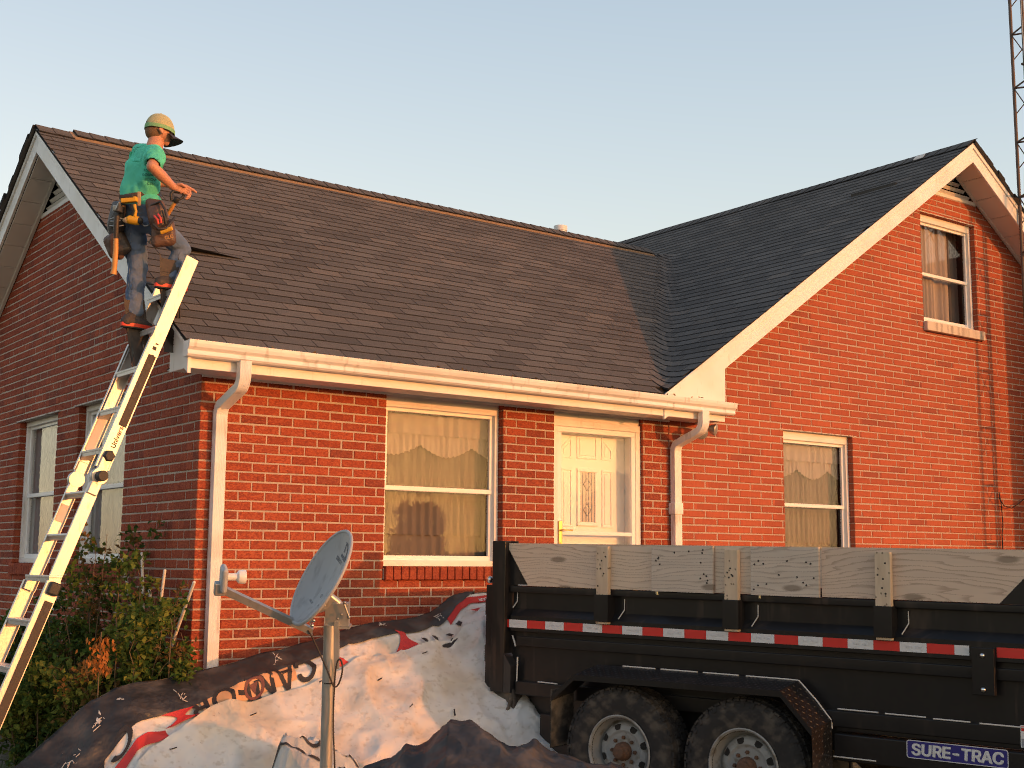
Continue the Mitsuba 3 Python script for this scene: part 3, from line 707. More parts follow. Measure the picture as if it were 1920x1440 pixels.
# torn up shingle beside the roofer's knee
c = on(352, 468, 1, .42); 
def roof_pt(x, y, o=0): return np.array([x, y, P1(x, y) + o])
def on_roof(px, py):
    d = FW + RT*(px-960)/FPX - UP*(py-720)/FPX
    t = (P1_Z + P1_M*(CAM[1]-P1_Y) - CAM[2])/(d[2] - P1_M*d[1]); return CAM + t*d
tx, ty = on_roof(352, 472)[:2]
put('lifted_shingle', trimesh.Trimesh(np.array([roof_pt(tx-.10, ty+.04, .004), roof_pt(tx+.50, ty+.10, .006), roof_pt(tx+.46, ty-.02, .020), roof_pt(tx-.02, ty-.07, .075), roof_pt(tx-.12, ty-.06, .07)]), [(0, 4, 3), (0, 3, 2), (0, 2, 1)], process=False), 'shingle', rf, label='torn shingle lifted open beside the roofer')
put('gap_shade_patch', trimesh.Trimesh(np.array([roof_pt(tx-.10, ty+.02, .010), roof_pt(tx+.46, ty+.01, .010), roof_pt(tx+.40, ty-.03, .010), roof_pt(tx-.10, ty-.08, .010)]), [(0, 3, 2), (0, 2, 1)], process=False), 'dark_gap', rf)  # flat dark patch painting in the shade under the lifted shingle
# edges of the roofing along the rakes (stepped shingle ends)
ed = []
for k in range(K1+1):
    y0 = yk(k)
    ed.append(bx((xl-.022, y0, P1(0, y0)-.012), (xl+.02, y0+.10, P1(0, y0)+.018)))
for k in range(0, 44):
    y0 = RIDGE_Y + k*EXPO*C33; z = Z_R1 - P1_M*(y0-RIDGE_Y)
    a = abs(rng.normal(0, .008)); ed.append(trimesh.convex.convex_hull(np.array([(x, y, zz+o) for x in (xl-.02-a, xl+.3) for (y, zz) in ((y0, z), (y0+.12, z-P1_M*.12)) for o in (-.02, .016+a)])))
for k in range(0, 38):
    x0 = RID + k*EXPO*C33; z = Z_R2 - P2_M*(x0-RID)
    a = abs(rng.normal(0, .006)); ed.append(trimesh.convex.convex_hull(np.array([(x, y, zz+o) for y in (Y_FAS-.05-a, Y_FAS+.3) for (x, zz) in ((x0, z), (x0+.12, z-P2_M*.12)) for o in (-.02, .014+a)])))
put('edge_shingles', cat(ed[K1+1:]), 'shingle', rf, kind='stuff')
# back slopes
bk = []
for k in range(40):
    y0 = RIDGE_Y + k*EXPO*C33; z = Z_R1 - P1_M*(y0-RIDGE_Y)
    bk.append(trimesh.convex.convex_hull(np.array([(x, y, zz) for x in (xl, xv_top-.5) for y, zz in ((y0, z+.004), (y0, z-.01), (y0+.11, z-P1_M*.106+.008), (y0+.11, z-P1_M*.106-.01))])))
for k in range(44):
    x0 = RID + k*EXPO*C33; z = Z_R2 - P2_M*(x0-RID)
    bk.append(trimesh.convex.convex_hull(np.array([(x, y, zz) for y in (Y_FAS-.045, 10.3) for x, zz in ((x0, z+.004), (x0, z-.01), (x0+.11, z-P2_M*.106+.008), (x0+.11, z-P2_M*.106-.01))])))
put('back_shingles', cat(bk), 'shingle', rf, kind='stuff')
# ridge caps
def cap(p, q, w, o, m_):
    """a bent cap shingle from p to q along a ridge"""
    p, q = np.asarray(p, float), np.asarray(q, float); t = (q-p)/np.linalg.norm(q-p); s = np.array([-t[1], t[0], 0])
    P = []
    for c, oo in ((p, o), (q, o*.35)):
        for k in (-1, 0, 1):
            P.append(c + s*k*w + np.array([0, 0, oo - abs(k)*w*m_ + (.0 if k else .004)]))
        for k in (-1, 0, 1):
            P.append(c + s*k*w + np.array([0, 0, oo - .010 - abs(k)*w*m_]))
    return trimesh.convex.convex_hull(np.array(P)) if False else trimesh.Trimesh(np.array(P), [(0, 1, 7), (0, 7, 6), (1, 2, 8), (1, 8, 7), (0, 4, 1), (0, 3, 4), (1, 5, 2), (1, 4, 5), (0, 6, 9), (0, 9, 3), (2, 5, 11), (2, 11, 8)], process=False)
for i in range(2):
    put('ridge_cap', cap((xl + .0 + i*.15, RIDGE_Y, Z_R1+.012), (xl+.17 + i*.15, RIDGE_Y, Z_R1+.012), .14, .012, .65), 'shingle', rf)
zrv = Z_R1 + .036
rv = []
x = .06
rvk = put('ridge_vent', trimesh.convex.convex_hull(np.array([(xx, RIDGE_Y + s*w, Z_R1 + .004 - w*.66 + o) for xx in (.02, 7.30) for s in (-1, 1) for w, o in ((.0, .022), (.132, .018), (.132, 0.))])), 'shingle_tan', rf, label='tan ridge vent along the crest of the roof')
while x < 7.2:
    put('ridge_cap', cap((x, RIDGE_Y, zrv), (x+.165, RIDGE_Y, zrv), .125, .012, .66), 'shingle', rvk); x += .145
y = Y_FAS - .05; n = 0
while y < 10:
    put('ridge_cap', cap((RID, y, Z_R2+.010), (RID, y+.165, Z_R2+.010), .15, .014, .66), 'shingle', rf); y += .145
put('loose_cap', trimesh.convex.convex_hull(np.array([(RID-.13, .20, Z_R2-.060), (RID-.12, .34, Z_R2-.052), (RID-.03, .36, Z_R2+.012), (RID-.04, .22, Z_R2+.012), (RID-.13, .20, Z_R2-.072), (RID-.12, .34, Z_R2-.064)])), 'staple_white', rf)
# plumbing vent
pv = on(1051, 440, 1, 3.75)
m = lathe([(0, .16), (.085, .16), (.085, .10), (.075, .10), (.075, -.25), (0, -.25)], 24); m.apply_translation((pv[0], 3.75, P1(0, 3.28) + .10))
put('vent_pipe', m, 'paint_white', H, smooth=40)

# gutter and downspouts --------------------------------------------
pf = [(Y_FAS-.006, 3.025), (Y_FAS-.006, 2.925), (Y_FAS-.075, 2.925), (Y_FAS-.088, 2.938), (Y_FAS-.083, 2.965), (Y_FAS-.105, 2.985), (Y_FAS-.112, 3.008), (Y_FAS-.115, 3.030), (Y_FAS-.102, 3.033), (Y_FAS-.100, 3.018), (Y_FAS-.092, 2.99), (Y_FAS-.070, 2.96), (Y_FAS-.072, 2.936), (Y_FAS-.012, 2.934), (Y_FAS-.012, 3.025)]
m = extr(Polygon(pf), 5.16); v = m.vertices
gk = put('gutter', trimesh.Trimesh(np.stack([-.285 + v[:, 2], v[:, 0], v[:, 1] - .012*(v[:, 2]/5.16)], -1), m.faces, process=False), 'gutter_white', H, label='white gutter along the front eave')
for X in (-.287, 4.873):
    m = extr(Polygon(pf[:8] + [pf[0]]), .006); v = m.vertices
    put('end_cap', trimesh.Trimesh(np.stack([X + v[:, 2], v[:, 0], v[:, 1] - (.012 if X > 1 else 0)], -1), m.faces, process=False), 'gutter_white', gk)
# leaf litter sticking out of the gutter
lt = []
for i in range(46):
    x = rng.uniform(-.1, 4.5); a = rng.uniform(0, 6.28)
    lt.append(xf(bx((-.014, -.006, 0), (.014, .006, .001)), trimesh.transformations.translation_matrix((x, Y_FAS-.06-.03*rng.random(), 3.030+.012*rng.random()))@trimesh.transformations.euler_matrix(rng.uniform(-.9, .9), rng.uniform(-.9, .9), a)))
put('leaf_litter', cat(lt), 'leaf_brown', gk, kind='stuff')
def spout(pts, w=.082, d=.058):
    """corrugated rectangular pipe swept along pts (the wall side is +y)"""
    pts = np.array(pts, float); sec = []
    for u in np.linspace(-.5, .5, 15): sec.append((u*w, -d/2 - (.002 if round((u+.5)*14) % 2 else 0)))
    for u in np.linspace(.5, -.5, 4): sec.append((u*w, d/2))
    sec = np.array(sec); k = len(sec); V = []
    t = np.gradient(pts, axis=0)
    for i in range(len(pts)):
        tt = t[i]/np.linalg.norm(t[i]); s = np.array([1.0, 0, 0]); s = s - tt*(s@tt); s /= np.linalg.norm(s); o = np.cross(tt, s); o = o if o[1] > 0 or abs(o[1]) < 1e-6 and o[2] > 0 else -o
        V.append(pts[i] + sec[:, :1]*s + sec[:, 1:]*o)
    V = np.vstack(V); F = []
    for i in range(len(pts)-1):
        for j in range(k):
            a, b = i*k+j, i*k+(j+1) % k; F += [(a, b, b+k), (a, b+k, a+k)]
    return trimesh.Trimesh(V, F, process=False)
def downspout(x, zbot, label):
    yw = -.045; yg = Y_FAS-.058
    th = np.linspace(0, 1, 9)
    pts = [(x+.0, yg, 2.93), (x, yg, 2.86)] 
    pts += [(x, yg + .10*(1-math.cos(a*1.05)), 2.84-.09*math.sin(a*1.05)/math.sin(1.05)) for a in th]
    e0 = np.array(pts[-1]); e1 = np.array([x, yw-.05, 2.665])
    pts += [tuple(e0 + (e1-e0)*s) for s in (.35, .7, 1.0)]
    pts += [(x, yw-.05+.05*math.sin(a*1.2)/math.sin(1.2), 2.665-.07*(1-math.cos(a*1.25))/(1-math.cos(1.25))) for a in th[1:]]
    m = spout(pts + [(x, yw, 2.55)])
    k = put('downspout', cat([spout([(x, yw, 2.56), (x, yw, 1.8), (x, yw, 1.0), (x, yw, zbot)])]), 'gutter_white', H, label=label)
    put('elbow', m, 'gutter_white', k, smooth=35)
    return k
a = downspout(.128, .12, 'white downspout at the left front corner of the house')
b = downspout(4.505, .12, 'white downspout between the front door and the lower gable window')
put('strap', rbx((4.453, -.082, 2.03), (4.557, -.0, 2.13), .004), 'gutter_white', b, smooth=30)
# pair of floodlights under the soffit
fl = put('floodlight', cat([lathe([(0, 0), (.045, 0), (.045, -.02), (0, -.02)], 16).apply_translation((4.70, -.16, Z_SOF-.002)), tube([(4.69, -.16, 2.85), (4.66, -.19, 2.80)], .018, 8), tube([(4.71, -.16, 2.85), (4.76, -.19, 2.815)], .018, 8)]), 'galvanised', H, smooth=40, label='pair of floodlights under the end of the eave')
for c, dv in (((4.655, -.22, 2.755), (-.25, -.8, -.35)), ((4.80, -.23, 2.795), (.45, -.75, -.2))):
    dv = np.array(dv)/np.linalg.norm(dv); s = np.cross(dv, (0, 0, 1)); s /= np.linalg.norm(s)
    m = lathe([(.018, -.07), (.024, -.05), (.045, -.01), (.056, .02), (.052, .024), (.04, .030), (0, .034)], 20); m.apply_transform(frame(np.array(c), s, np.cross(dv, s), dv))
    put('lamp', m, 'galvanised', fl, smooth=40)
put('outlet_box', rbx((-.045, 2.765, 1.17), (-.0, 2.865, 1.29), .006), 'paint_white', H, smooth=30, label='small white box on the shaded brick wall')
put('wall_cable', cat([tube([(9.62, -.02, 2.42), (9.635, -.03, 2.30), (9.66, -.02, 2.22), (9.67, -.02, 2.05), (9.645, -.02, 1.95), (9.64, -.02, 1.4)], .006, 6), tube([(9.61, -.02, 2.36), (9.66, -.05, 2.27), (9.80, -.06, 2.245), (9.95, -.05, 2.30), (10.1, -.03, 2.36)], .006, 6)]), 'ink_black', H)

# ------------------------------------------------------------------ antenna tower in front of the gable
tw = thing('antenna_tower', 'tall dark lattice antenna tower beside the right gable', 'tower')
legs = [np.array([9.59, -.615]), np.array([9.865, -.62]), np.array([9.725, -.385])]
for l in legs:
    put('leg', tube([(l[0], l[1], 0), (l[0], l[1], 6), (l[0], l[1], 14)], .019, 10), 'tower_steel', tw, smooth=True)
zb = .57
while zb < 13.5:
    for i in range(3):
        a, b = legs[i], legs[(i+1) % 3]
        put('brace', tube([(a[0], a[1], zb), (b[0], b[1], zb)], .011, 6), 'tower_steel', tw)
        put('brace', tube([(a[0], a[1], zb), (b[0], b[1], zb-.325)], .007, 5), 'tower_steel', tw)
    zb += .655
lead_pts = [(9.564 + .008*math.sin(z*2.1), -.630 + .006*math.sin(z*3.3+1), z) for z in np.linspace(.3, 13.5, 60)]
put('cable', tube(lead_pts, .006, 5), 'plastic_grey', tw)
for z in (7.31, 6.05, 4.95):
    put('clamp', rbx((9.55, -.65, z-.012), (9.615, -.59, z+.012), .004), 'tower_steel', tw)
# unseen brick block beyond the right edge, placed to shade the gable wall
put('unseen_shade_block', cat([bx((10.42, -1.25, 0), (13.2, -.006, 3.0)), trimesh.convex.convex_hull(np.array([(x, y, z) for y in (-1.25, -.006) for x, z in ((10.42, 3.0), (13.2, 3.0), (13.2, 5.45), (10.42, 5.45))]))]), 'brick_scored', H)

# ------------------------------------------------------------------ ladder
ld = thing('ladder', 'aluminium articulated ladder leaning on the left gable roof edge', 'ladder')
LX, LZ, LM = -.336, 3.391, .3735                     # line of the rails' front edge in the x-z plane
LT = np.array([LM, 0, 1.0]); LT /= np.linalg.norm(LT)   # up along the ladder
LN = np.array([-LT[2], 0, LT[0]])                    # out of the ladder, towards the climber
def lp(z, y, o=0.0):                                 # point on the front edge at height z, o metres inwards (towards the house)
    return np.array([LX + LM*(z-LZ), y, z]) - LN*o
YN, YFAR = -.225, .205
def rail(z0, z1, y, depth, w, s, name='rail', mat='aluminium', lip=.012, o0=0.0):
    """C channel; the web faces s (-1 towards the camera), lips turn in"""
    a, b = lp(z0, y, o0), lp(z1, y, o0); L = np.linalg.norm(b-a)
    M = frame(a, LT, (0, 1, 0), -LN)
    web = bx((0, -.0016, 0), (L, .0016, depth)); l1 = bx((0, .0017, 0), (L, w*-s, .0028)); l2 = bx((0, .0017, depth-.0028), (L, w*-s, depth))
    l1.vertices[:, 1] = np.where(np.abs(l1.vertices[:, 1]) < .002, -.0016*-s*0 + .0017*-s, l1.vertices[:, 1]); l2.vertices[:, 1] = np.where(np.abs(l2.vertices[:, 1]) < .002, .0017*-s, l2.vertices[:, 1])
    return put(name, xf(cat([web, l1, l2]), M), mat, ld)
# upper outer section, inner section sliding in it, hinge, lower section
zh = 2.137
rail(2.19, 3.06, YN, .092, .030, -1); rail(2.19, 3.06, YFAR+.0, .092, .030, 1)
rail(2.60, 3.60, YN+.030, .078, .022, -1, 'inner_rail', o0=.010)
rail(2.60, 3.60, YFAR-.030, .078, .022, 1, 'inner_rail', o0=.010)
rail(2.95, 3.64, YN-.004, .088, .028, -1, 'top_rail', o0=.004)
rail(1.42, 2.08, YN, .074, .026, -1, 'lower_rail', o0=.010); rail(1.42, 2.08, YFAR, .074, .026, 1, 'lower_rail', o0=.010)
rail(.02, 1.47, YN-.034, .090, .030, -1, 'base_rail'); rail(.02, 1.47, YFAR+.034, .090, .030, 1, 'base_rail')
for y, s in ((YN-.004, -1), (YFAR, 1)):
    c = lp(zh, y, .046)
    put('hinge', lathe([(0, -.020), (.052, -.020), (.056, -.012), (.056, .012), (.052, .020), (0, .020)], 28).apply_transform(frame(c, (1, 0, 0), (0, 0, 1), (0, -1, 0))), 'aluminium', ld, smooth=40)
    for dz in (-.065, .065):
        put('hinge_plate', bar(lp(zh+dz*1.3, y, .046), lp(zh+dz*.3, y, .046), .030, .066, up=(0, 1, 0)) if False else xf(rbx((-.055, -.017, -.034), (.055, .017, .034), .006), frame(lp(zh+dz, y, .046), LT, (0, 1, 0), -LN)), 'aluminium', ld, smooth=30)
c = lp(zh, YN-.05, .046)
put('hinge_knob', lathe([(0, -.040), (.030, -.040), (.034, -.034), (.034, .030), (.030, .036), (0, .036)], 20).apply_transform(frame(c, (1, 0, 0), (0, 0, 1), (0, -1, 0))), 'rubber_black', ld, smooth=40)
c = lp(2.27, YN-.02, .05)
put('lock_knob', lathe([(0, -.018), (.036, -.018), (.040, .0), (.030, .02), (0, .02)], 6).apply_transform(frame(c, (1, 0, 0), (0, 0, 1), (0, -1, 0))), 'rubber_black', ld)
c = lp(1.44, YN-.052, .05)
put('lock_knob', rbx((-.045, -.02, -.035), (.035, .02, .035), .012).apply_transform(frame(c, LT, (0, 1, 0), -LN)), 'rubber_black', ld, smooth=40)
RUNGS = [3.391, 3.128, 2.852, 2.582, 2.304, 2.024, 1.752, 1.495, 1.226, .952, .68, .41, .14]
for z in RUNGS:
    tread = 2.2 < z or z < 1.6
    a, b = lp(z, YN-.0 if z > 1.6 else YN-.03), lp(z, YFAR if z > 1.6 else YFAR+.03)
    if tread:                                        # flat treads with flared ends
        m = cat([rbx((a[0]-.004, a[1]+.002, z-.012), (a[0]+.080, b[1]-.002, z+.004), .003), bx((a[0]-.002, a[1]+.05, z-.034), (a[0]+.004, b[1]-.05, z-.0125)),
            trimesh.convex.convex_hull(np.array([(a[0]+o, a[1]+u, z+w) for o in (0, .07) for u, w in ((.002, -.0125), (.060, -.0125), (.002, -.055))])), trimesh.convex.convex_hull(np.array([(a[0]+o, b[1]-u, z+w) for o in (0, .07) for u, w in ((.002, -.0125), (.060, -.0125), (.002, -.055))]))])
        put('rung', m, 'aluminium', ld, smooth=30)
    else:
        put('rung', cat([tube([a - LN*.048 + (0, .002, 0), b - LN*.048 - (0, .002, 0)], .019, 14), tube([a - LN*.026 + (0, .002, .006), b - LN*.026 - (0, .002, -.006)], .012, 10)]), 'aluminium', ld, smooth=40)
for y, z in ((YN-.034, .0), (YFAR+.034, .0)):
    put('foot', rbx((LX+LM*(z-LZ)-.03, y-.03, 0.0), (LX+LM*(z-LZ)+.12, y+.03, .035), .01), 'rubber_black', ld, smooth=40)
# labels stuck on the rails
def label_strip(z0, z1, y, mat, o0, o1):
    a = lp(z0, y); L = np.linalg.norm(lp(z1, y)-a)
    return xf(bx((0, -.0012, o0), (L, 0, o1)), frame(a, LT, (0, 1, 0), -LN))
put('warning_label', label_strip(2.47, 3.05, YN-.003, 0, .030, .084), 'ink_black', ld)
put('warning_label', label_strip(.40, 1.36, YN-.038, 0, .030, .084), 'ink_black', ld)
rr = random.Random(4)
marks = []
for z0, z1, y in ((2.50, 3.03, YN-.0045), (.42, 1.34, YN-.0395)):
    z = z0
    while z < z1:
        h = rr.uniform(.012, .05); o = rr.uniform(.034, .05)
        if rr.random() < .55: marks.append(label_strip(z, z+h*.8, y, 0, o, o+rr.uniform(.012, .030)))
        z += h + rr.uniform(.008, .03)
put('label_print', cat(marks), 'shoe_dark', ld, kind='stuff')
M = frame(lp(2.325, YN-.0036, .070), LT, LN, np.cross(LT, LN))
put('lettering', lettering('Universal', .030, M, .0008), 'ink_black', ld)
put('label_plate', label_strip(2.33, 2.57, YFAR-.006, 0, .018, .076), 'staple_white', ld)
put('label_plate', label_strip(1.86, 1.97, YFAR-.006, 0, .022, .074), 'staple_white', ld)

# ------------------------------------------------------------------ satellite dish
sd = thing('satellite_dish', 'grey satellite dish on a steel pole in front of the tarp', 'satellite dish')
ptop, pbot = at(618.5, 1172, 6.06), at(611, 1440, 6.03)
dirp = (ptop-pbot)/np.linalg.norm(ptop-pbot); pg = pbot - dirp*(pbot[2]/dirp[2])
pg = pg - dirp*.1
put('pole', tube([pg, pbot, ptop], .029, 18), 'galvanised', sd, smooth=40)
ctr = at(609, 1086, 6.02)
mj = RT*(104/190) + UP*(160/190)*.985; mj -= 0; mj /= np.linalg.norm(mj)
sdx = np.array([-.842, .54])                         # image direction of the dish normal
nd = RT*sdx[0] + UP*sdx[1]; nd = nd - mj*(nd@mj); nd /= np.linalg.norm(nd)
th = math.radians(67); dn = nd*math.sin(th) - FW*math.cos(th); dn = dn - mj*(dn@mj); dn /= np.linalg.norm(dn)
mi_ = np.cross(mj, dn)
if mi_ @ FW < 0: mi_ = -mi_
RA, RB = .243, .222
def dishpt(u, v, o=0.0):                             # u across, v up along the dish, unit disc
    d = .055*((u)**2 + (v)**2)
    return ctr + np.multiply.outer(u, mi_)*RB + np.multiply.outer(v, mj)*RA + np.multiply.outer(d - .03 + o, dn)
ths = np.linspace(0, 2*np.pi, 65); rs = np.linspace(0.001, 1, 14)
fr_ = grid(lambda R, A: dishpt(R*np.cos(A), R*np.sin(A)), rs, ths)
bk_ = grid(lambda R, A: dishpt(R*np.cos(A), R*np.sin(A), -.012), rs, ths)
rim = grid(lambda R, A: dishpt(R*np.cos(A)*1.0, R*np.sin(A)*1.0, 0) + np.multiply.outer(0*A, dn), np.array([.999, 1.0]), ths)
edge = tube([dishpt(np.cos(a)*1.004, np.sin(a)*1.004, -.005) for a in ths], .0085, 8, caps=False)
put('reflector', cat([fr_, bk_]), 'dish_grey', sd, smooth=True)
put('rim', edge, 'plastic_grey', sd, smooth=True)
sgn = 1.0 if (mi_ @ RT) > 0 else -1.0
def onto_dish(m, o=.0015):
    v = m.vertices; return trimesh.Trimesh(dishpt(v[:, 0], v[:, 1], o + v[:, 2]*0), m.faces, process=False)
lt_ = meshkit.text_mesh('DIRECTV', .072, .001, True); 
lt_.vertices *= [sgn*.95, 1, 1]; wtx = np.ptp(lt_.vertices[:, 0]); lt_.vertices += [(-sgn*.30), .40, 0]
def sub(m, n=2):
    for _ in range(n): m = m.subdivide()
    return m
lg = Polygon([(-.12, .52), (.18, .52), (.30, .60), (.30, .74), (.16, .84), (-.02, .84), (-.02, .64), (.04, .64), (.04, .78), (.14, .78), (.21, .70), (.21, .63), (.15, .58), (-.12, .58)])
sw = Polygon([(-.02, .50), (.30, .52), (.46, .66), (.50, .86), (.46, .86), (.41, .69), (.28, .57)])
lgm = cat([extr(lg, .001), extr(sw, .001)]); lgm.vertices *= [sgn, 1, 1]
put('logo', cat([onto_dish(sub(lgm, 3)), onto_dish(sub(lt_, 1))]), 'dish_print', sd)
put('marks', onto_dish(cat([sub(lettering('lnb 18', .05, frame((-.2*sgn, -.55, 0), (sgn, 0, 0), (0, 1, 0), (0, 0, 1)), .001, False), 1), lathe([(.028, 0), (.04, 0)], 16).apply_translation((.1*sgn, -.30, 0)), lathe([(.0, 0), (.025, 0)], 12).apply_translation((.40*sgn, -.42, 0))])), 'dish_print', sd)
foot = dishpt(np.array(-.02), np.array(-1.02), -.03)
lnb = ctr + dn*.40 - mj*.215
arm0 = at(584, 1183, 6.05)
put('arm', bar(arm0, lnb - mj*.05 , .024, .034, up=dn), 'galvanised', sd, smooth=30)
v_ = lnb - ctr; v_ /= np.linalg.norm(v_)
ax = (ctr - lnb)/np.linalg.norm(ctr-lnb); sx_ = mi_ - ax*(mi_@ax); sx_ /= np.linalg.norm(sx_); up_ = np.cross(ax, sx_); up_ = up_ if up_[2] > 0 else -up_
put('feed_housing', rbx((-.048, -.055, -.03), (.048, .062, .0), .018).apply_transform(frame(lnb, sx_, up_, ax)), 'plastic_grey', sd, smooth=40)
m = lathe([(0, 0), (.017, 0), (.017, .042), (.030, .052), (.033, .072), (.030, .085), (0, .088)], 22); m.apply_transform(frame(lnb + up_*.012, sx_, up_, ax))
put('feed_horn', m, 'vinyl_white', sd, smooth=40)
put('arm_clamp', rbx((-.022, -.03, -.03), (.022, .03, .02), .006).apply_transform(frame(lnb - mj*.05, sx_, up_, ax)), 'galvanised', sd, smooth=40)
hb = at(633, 1150, 6.09)
put('bracket', cat([xf(bx((-.055, -.03, -.055), (.055, .03, .050)), frame(hb, RT, -FW, UP)), xf(bx((-.062, -.038, -.068), (.062, .038, -.056)), frame(hb, RT, -FW, UP))]), 'galvanised', sd)
put('back_plate', hullb((dishpt(np.array(.1), np.array(-.25), -.03), .018), (dishpt(np.array(.1), np.array(-.75), -.03), .018), (hb + UP*.05, .02)), 'galvanised', sd, smooth=40)
put('bolt', cat([tube([at(645, 1131, 6.03), at(655, 1158, 6.03)], .005, 8), hullb((at(646, 1130, 6.03), .008)), hullb((at(654, 1157, 6.03), .009)), hullb((at(640, 1152, 6.03), .007)), hullb((at(633, 1160, 6.03), .006))]), 'tool_steel', sd, smooth=40)
put('bolt', cat([tube([at(581, 1170, 6.03), at(588, 1155, 6.03)], .005, 8), hullb((at(585, 1173, 6.02), .010)), hullb((at(588, 1164, 6.02), .009))]), 'chrome', sd, smooth=40)
put('pole_strap', xf(bx((.008, -.033, -.20), (.03, .0, .02)), frame(at(623, 1175, 6.04), RT, -FW, UP)), 'galvanised', sd)
cab = [at(577, 1183, 6.03), at(588, 1200, 6.03), at(604, 1235, 6.02), at(617, 1265, 6.0), at(626, 1287, 6.0), at(636, 1280, 6.0), at(642, 1255, 6.0), at(639, 1238, 6.0), at(633, 1240, 6.0), at(629, 1260, 6.0), at(627, 1290, 6.0), at(625, 1340, 6.0), at(626, 1395, 5.98), at(628, 1450, 5.98)]
from scipy.interpolate import CubicSpline
cs = CubicSpline(np.arange(len(cab)), np.array(cab)); put('cable', tube(cs(np.linspace(0, len(cab)-1, 90)), .0042, 6), 'ink_black', sd, smooth=True)
put('cable_tie', lathe([(.030, -.003), (.032, -.003), (.032, .003), (.030, .003)], 18).apply_transform(frame(at(616.5, 1279, 6.05), RT, -FW, dirp)), 'ink_black', sd)

# ------------------------------------------------------------------ dump trailer
tr = thing('dump_trailer', 'black tandem axle dump trailer with wooden side boards', 'trailer')
TD = np.array([.2733, -.9619, 0]); TD /= np.linalg.norm(TD); TN = np.array([TD[1], -TD[0], 0])
tdx = TD - np.array([0, 0, .0135]); tdx /= np.linalg.norm(tdx); tz = np.cross(tdx, TN); tz = tz if tz[2] > 0 else -tz
TM = frame((1.798, -1.087, 0), tdx, TN, tz)          # local: s forwards, o out towards the camera, z up
def tp(name, m, mat, parent=None, smooth=30, label=None, **k): return put(name, xf(m, TM), mat, parent or tr, smooth=smooth, label=label, **k)
SL, OW = 3.72, -2.10                                 # bed length, far side
# bed: side sheets, rails
side = [bx((.05, -.055, .73), (SL, -.045, 1.44)), bx((.05, OW+.045, .73), (SL, OW+.055, 1.44)), bx((SL-.05, OW+.06, .73), (SL, -.06, 1.60)), bx((.02, OW+.06, .74), (SL-.06, -.06, .76))]
tp('bed', cat(side), 'black_paint')
tp('top_rail', cat([rbx((.04, -.075, 1.395), (SL, -.010, 1.438), .006), rbx((.04, OW+.01, 1.395), (SL, OW+.075, 1.438), .006)]), 'black_paint')
q = Polygon([(-.045, 1.292), (-.045, 1.285), (.0, 1.236), (.0, 1.135), (-.045, 1.128), (-.045, 1.10), (-.07, 1.10), (-.07, 1.31)])
m = extr(q, SL-.10); v = m.vertices
tp('side_rail', trimesh.Trimesh(np.stack([.06 + v[:, 2], v[:, 0], v[:, 1]], -1), m.faces, process=False), 'black_paint')
tp('lower_rail', cat([rbx((.10, -.06, 1.035), (SL, -.012, 1.100), .006), rbx((.10, -.05, .71), (SL, .0, .80), .006)]), 'black_paint')
# rear post with hinge plates and barn door edge
tp('rear_post', cat([rbx((-.085, -.09, .72), (.03, .035, 1.745), .008), rbx((-.155, -.12, .74), (-.09, .005, 1.44), .006), bx((.031, -.044, 1.44), (.085, -.03, 1.745))]), 'black_paint')
pg_ = extr(Polygon([(.08, 1.70), (.10, 1.70), (.25, 1.45), (.08, 1.44)]), .012); v = pg_.vertices
tp('gusset', trimesh.Trimesh(np.stack([v[:, 0]-.05, -.036 + v[:, 2], v[:, 1]], -1), pg_.faces[:, ::-1], process=False), 'black_paint')
pg_ = extr(Polygon([(3.34, 1.44), (SL, 1.44), (SL, 1.66), (3.55, 1.66)]), .012); v = pg_.vertices
tp('gusset', trimesh.Trimesh(np.stack([v[:, 0], -.016 + v[:, 2], v[:, 1]], -1), pg_.faces[:, ::-1], process=False), 'black_paint')
tp('rear_gate', cat([rbx((-.150, OW+.1, .75), (-.10, -.13, 1.44), .01)]), 'black_paint')
tp('rear_post', rbx((-.085, OW-.03, .72), (.03, OW+.09, 1.745), .008), 'black_paint')
for z in (1.285, .965):
    tp('hinge', cat([tube([(-.185, -.06, z-.055), (-.185, -.06, z+.055)], .020, 12), rbx((-.19, -.08, z-.03), (-.12, -.04, z+.03), .004), tube([(-.185, -.06, z-.075), (-.185, -.06, z+.075)], .009, 8)]), 'black_steel', smooth=40)
tp('latch_ball', hullb(((-.165, -.05, 1.475), .026)), 'chrome', smooth=True)
c1 = extr(Polygon([(.0, .98), (.06, .90), (.06, .72), (.0, .72)]), .09); v = c1.vertices
tp('corner_plate', trimesh.Trimesh(np.stack([v[:, 0] + .031, -.055 + v[:, 2], v[:, 1]], -1), c1.faces[:, ::-1], process=False), 'black_steel')
tp('rear_bracket', cat([rbx((-.14, -.10, .60), (.10, .0, .74), .01), tube([(-.15, .0, .70), (-.10, .02, .60), (0, .03, .54), (.07, .02, .62), (.09, .0, .74)], .012, 8)]), 'muddy_steel', smooth=40)
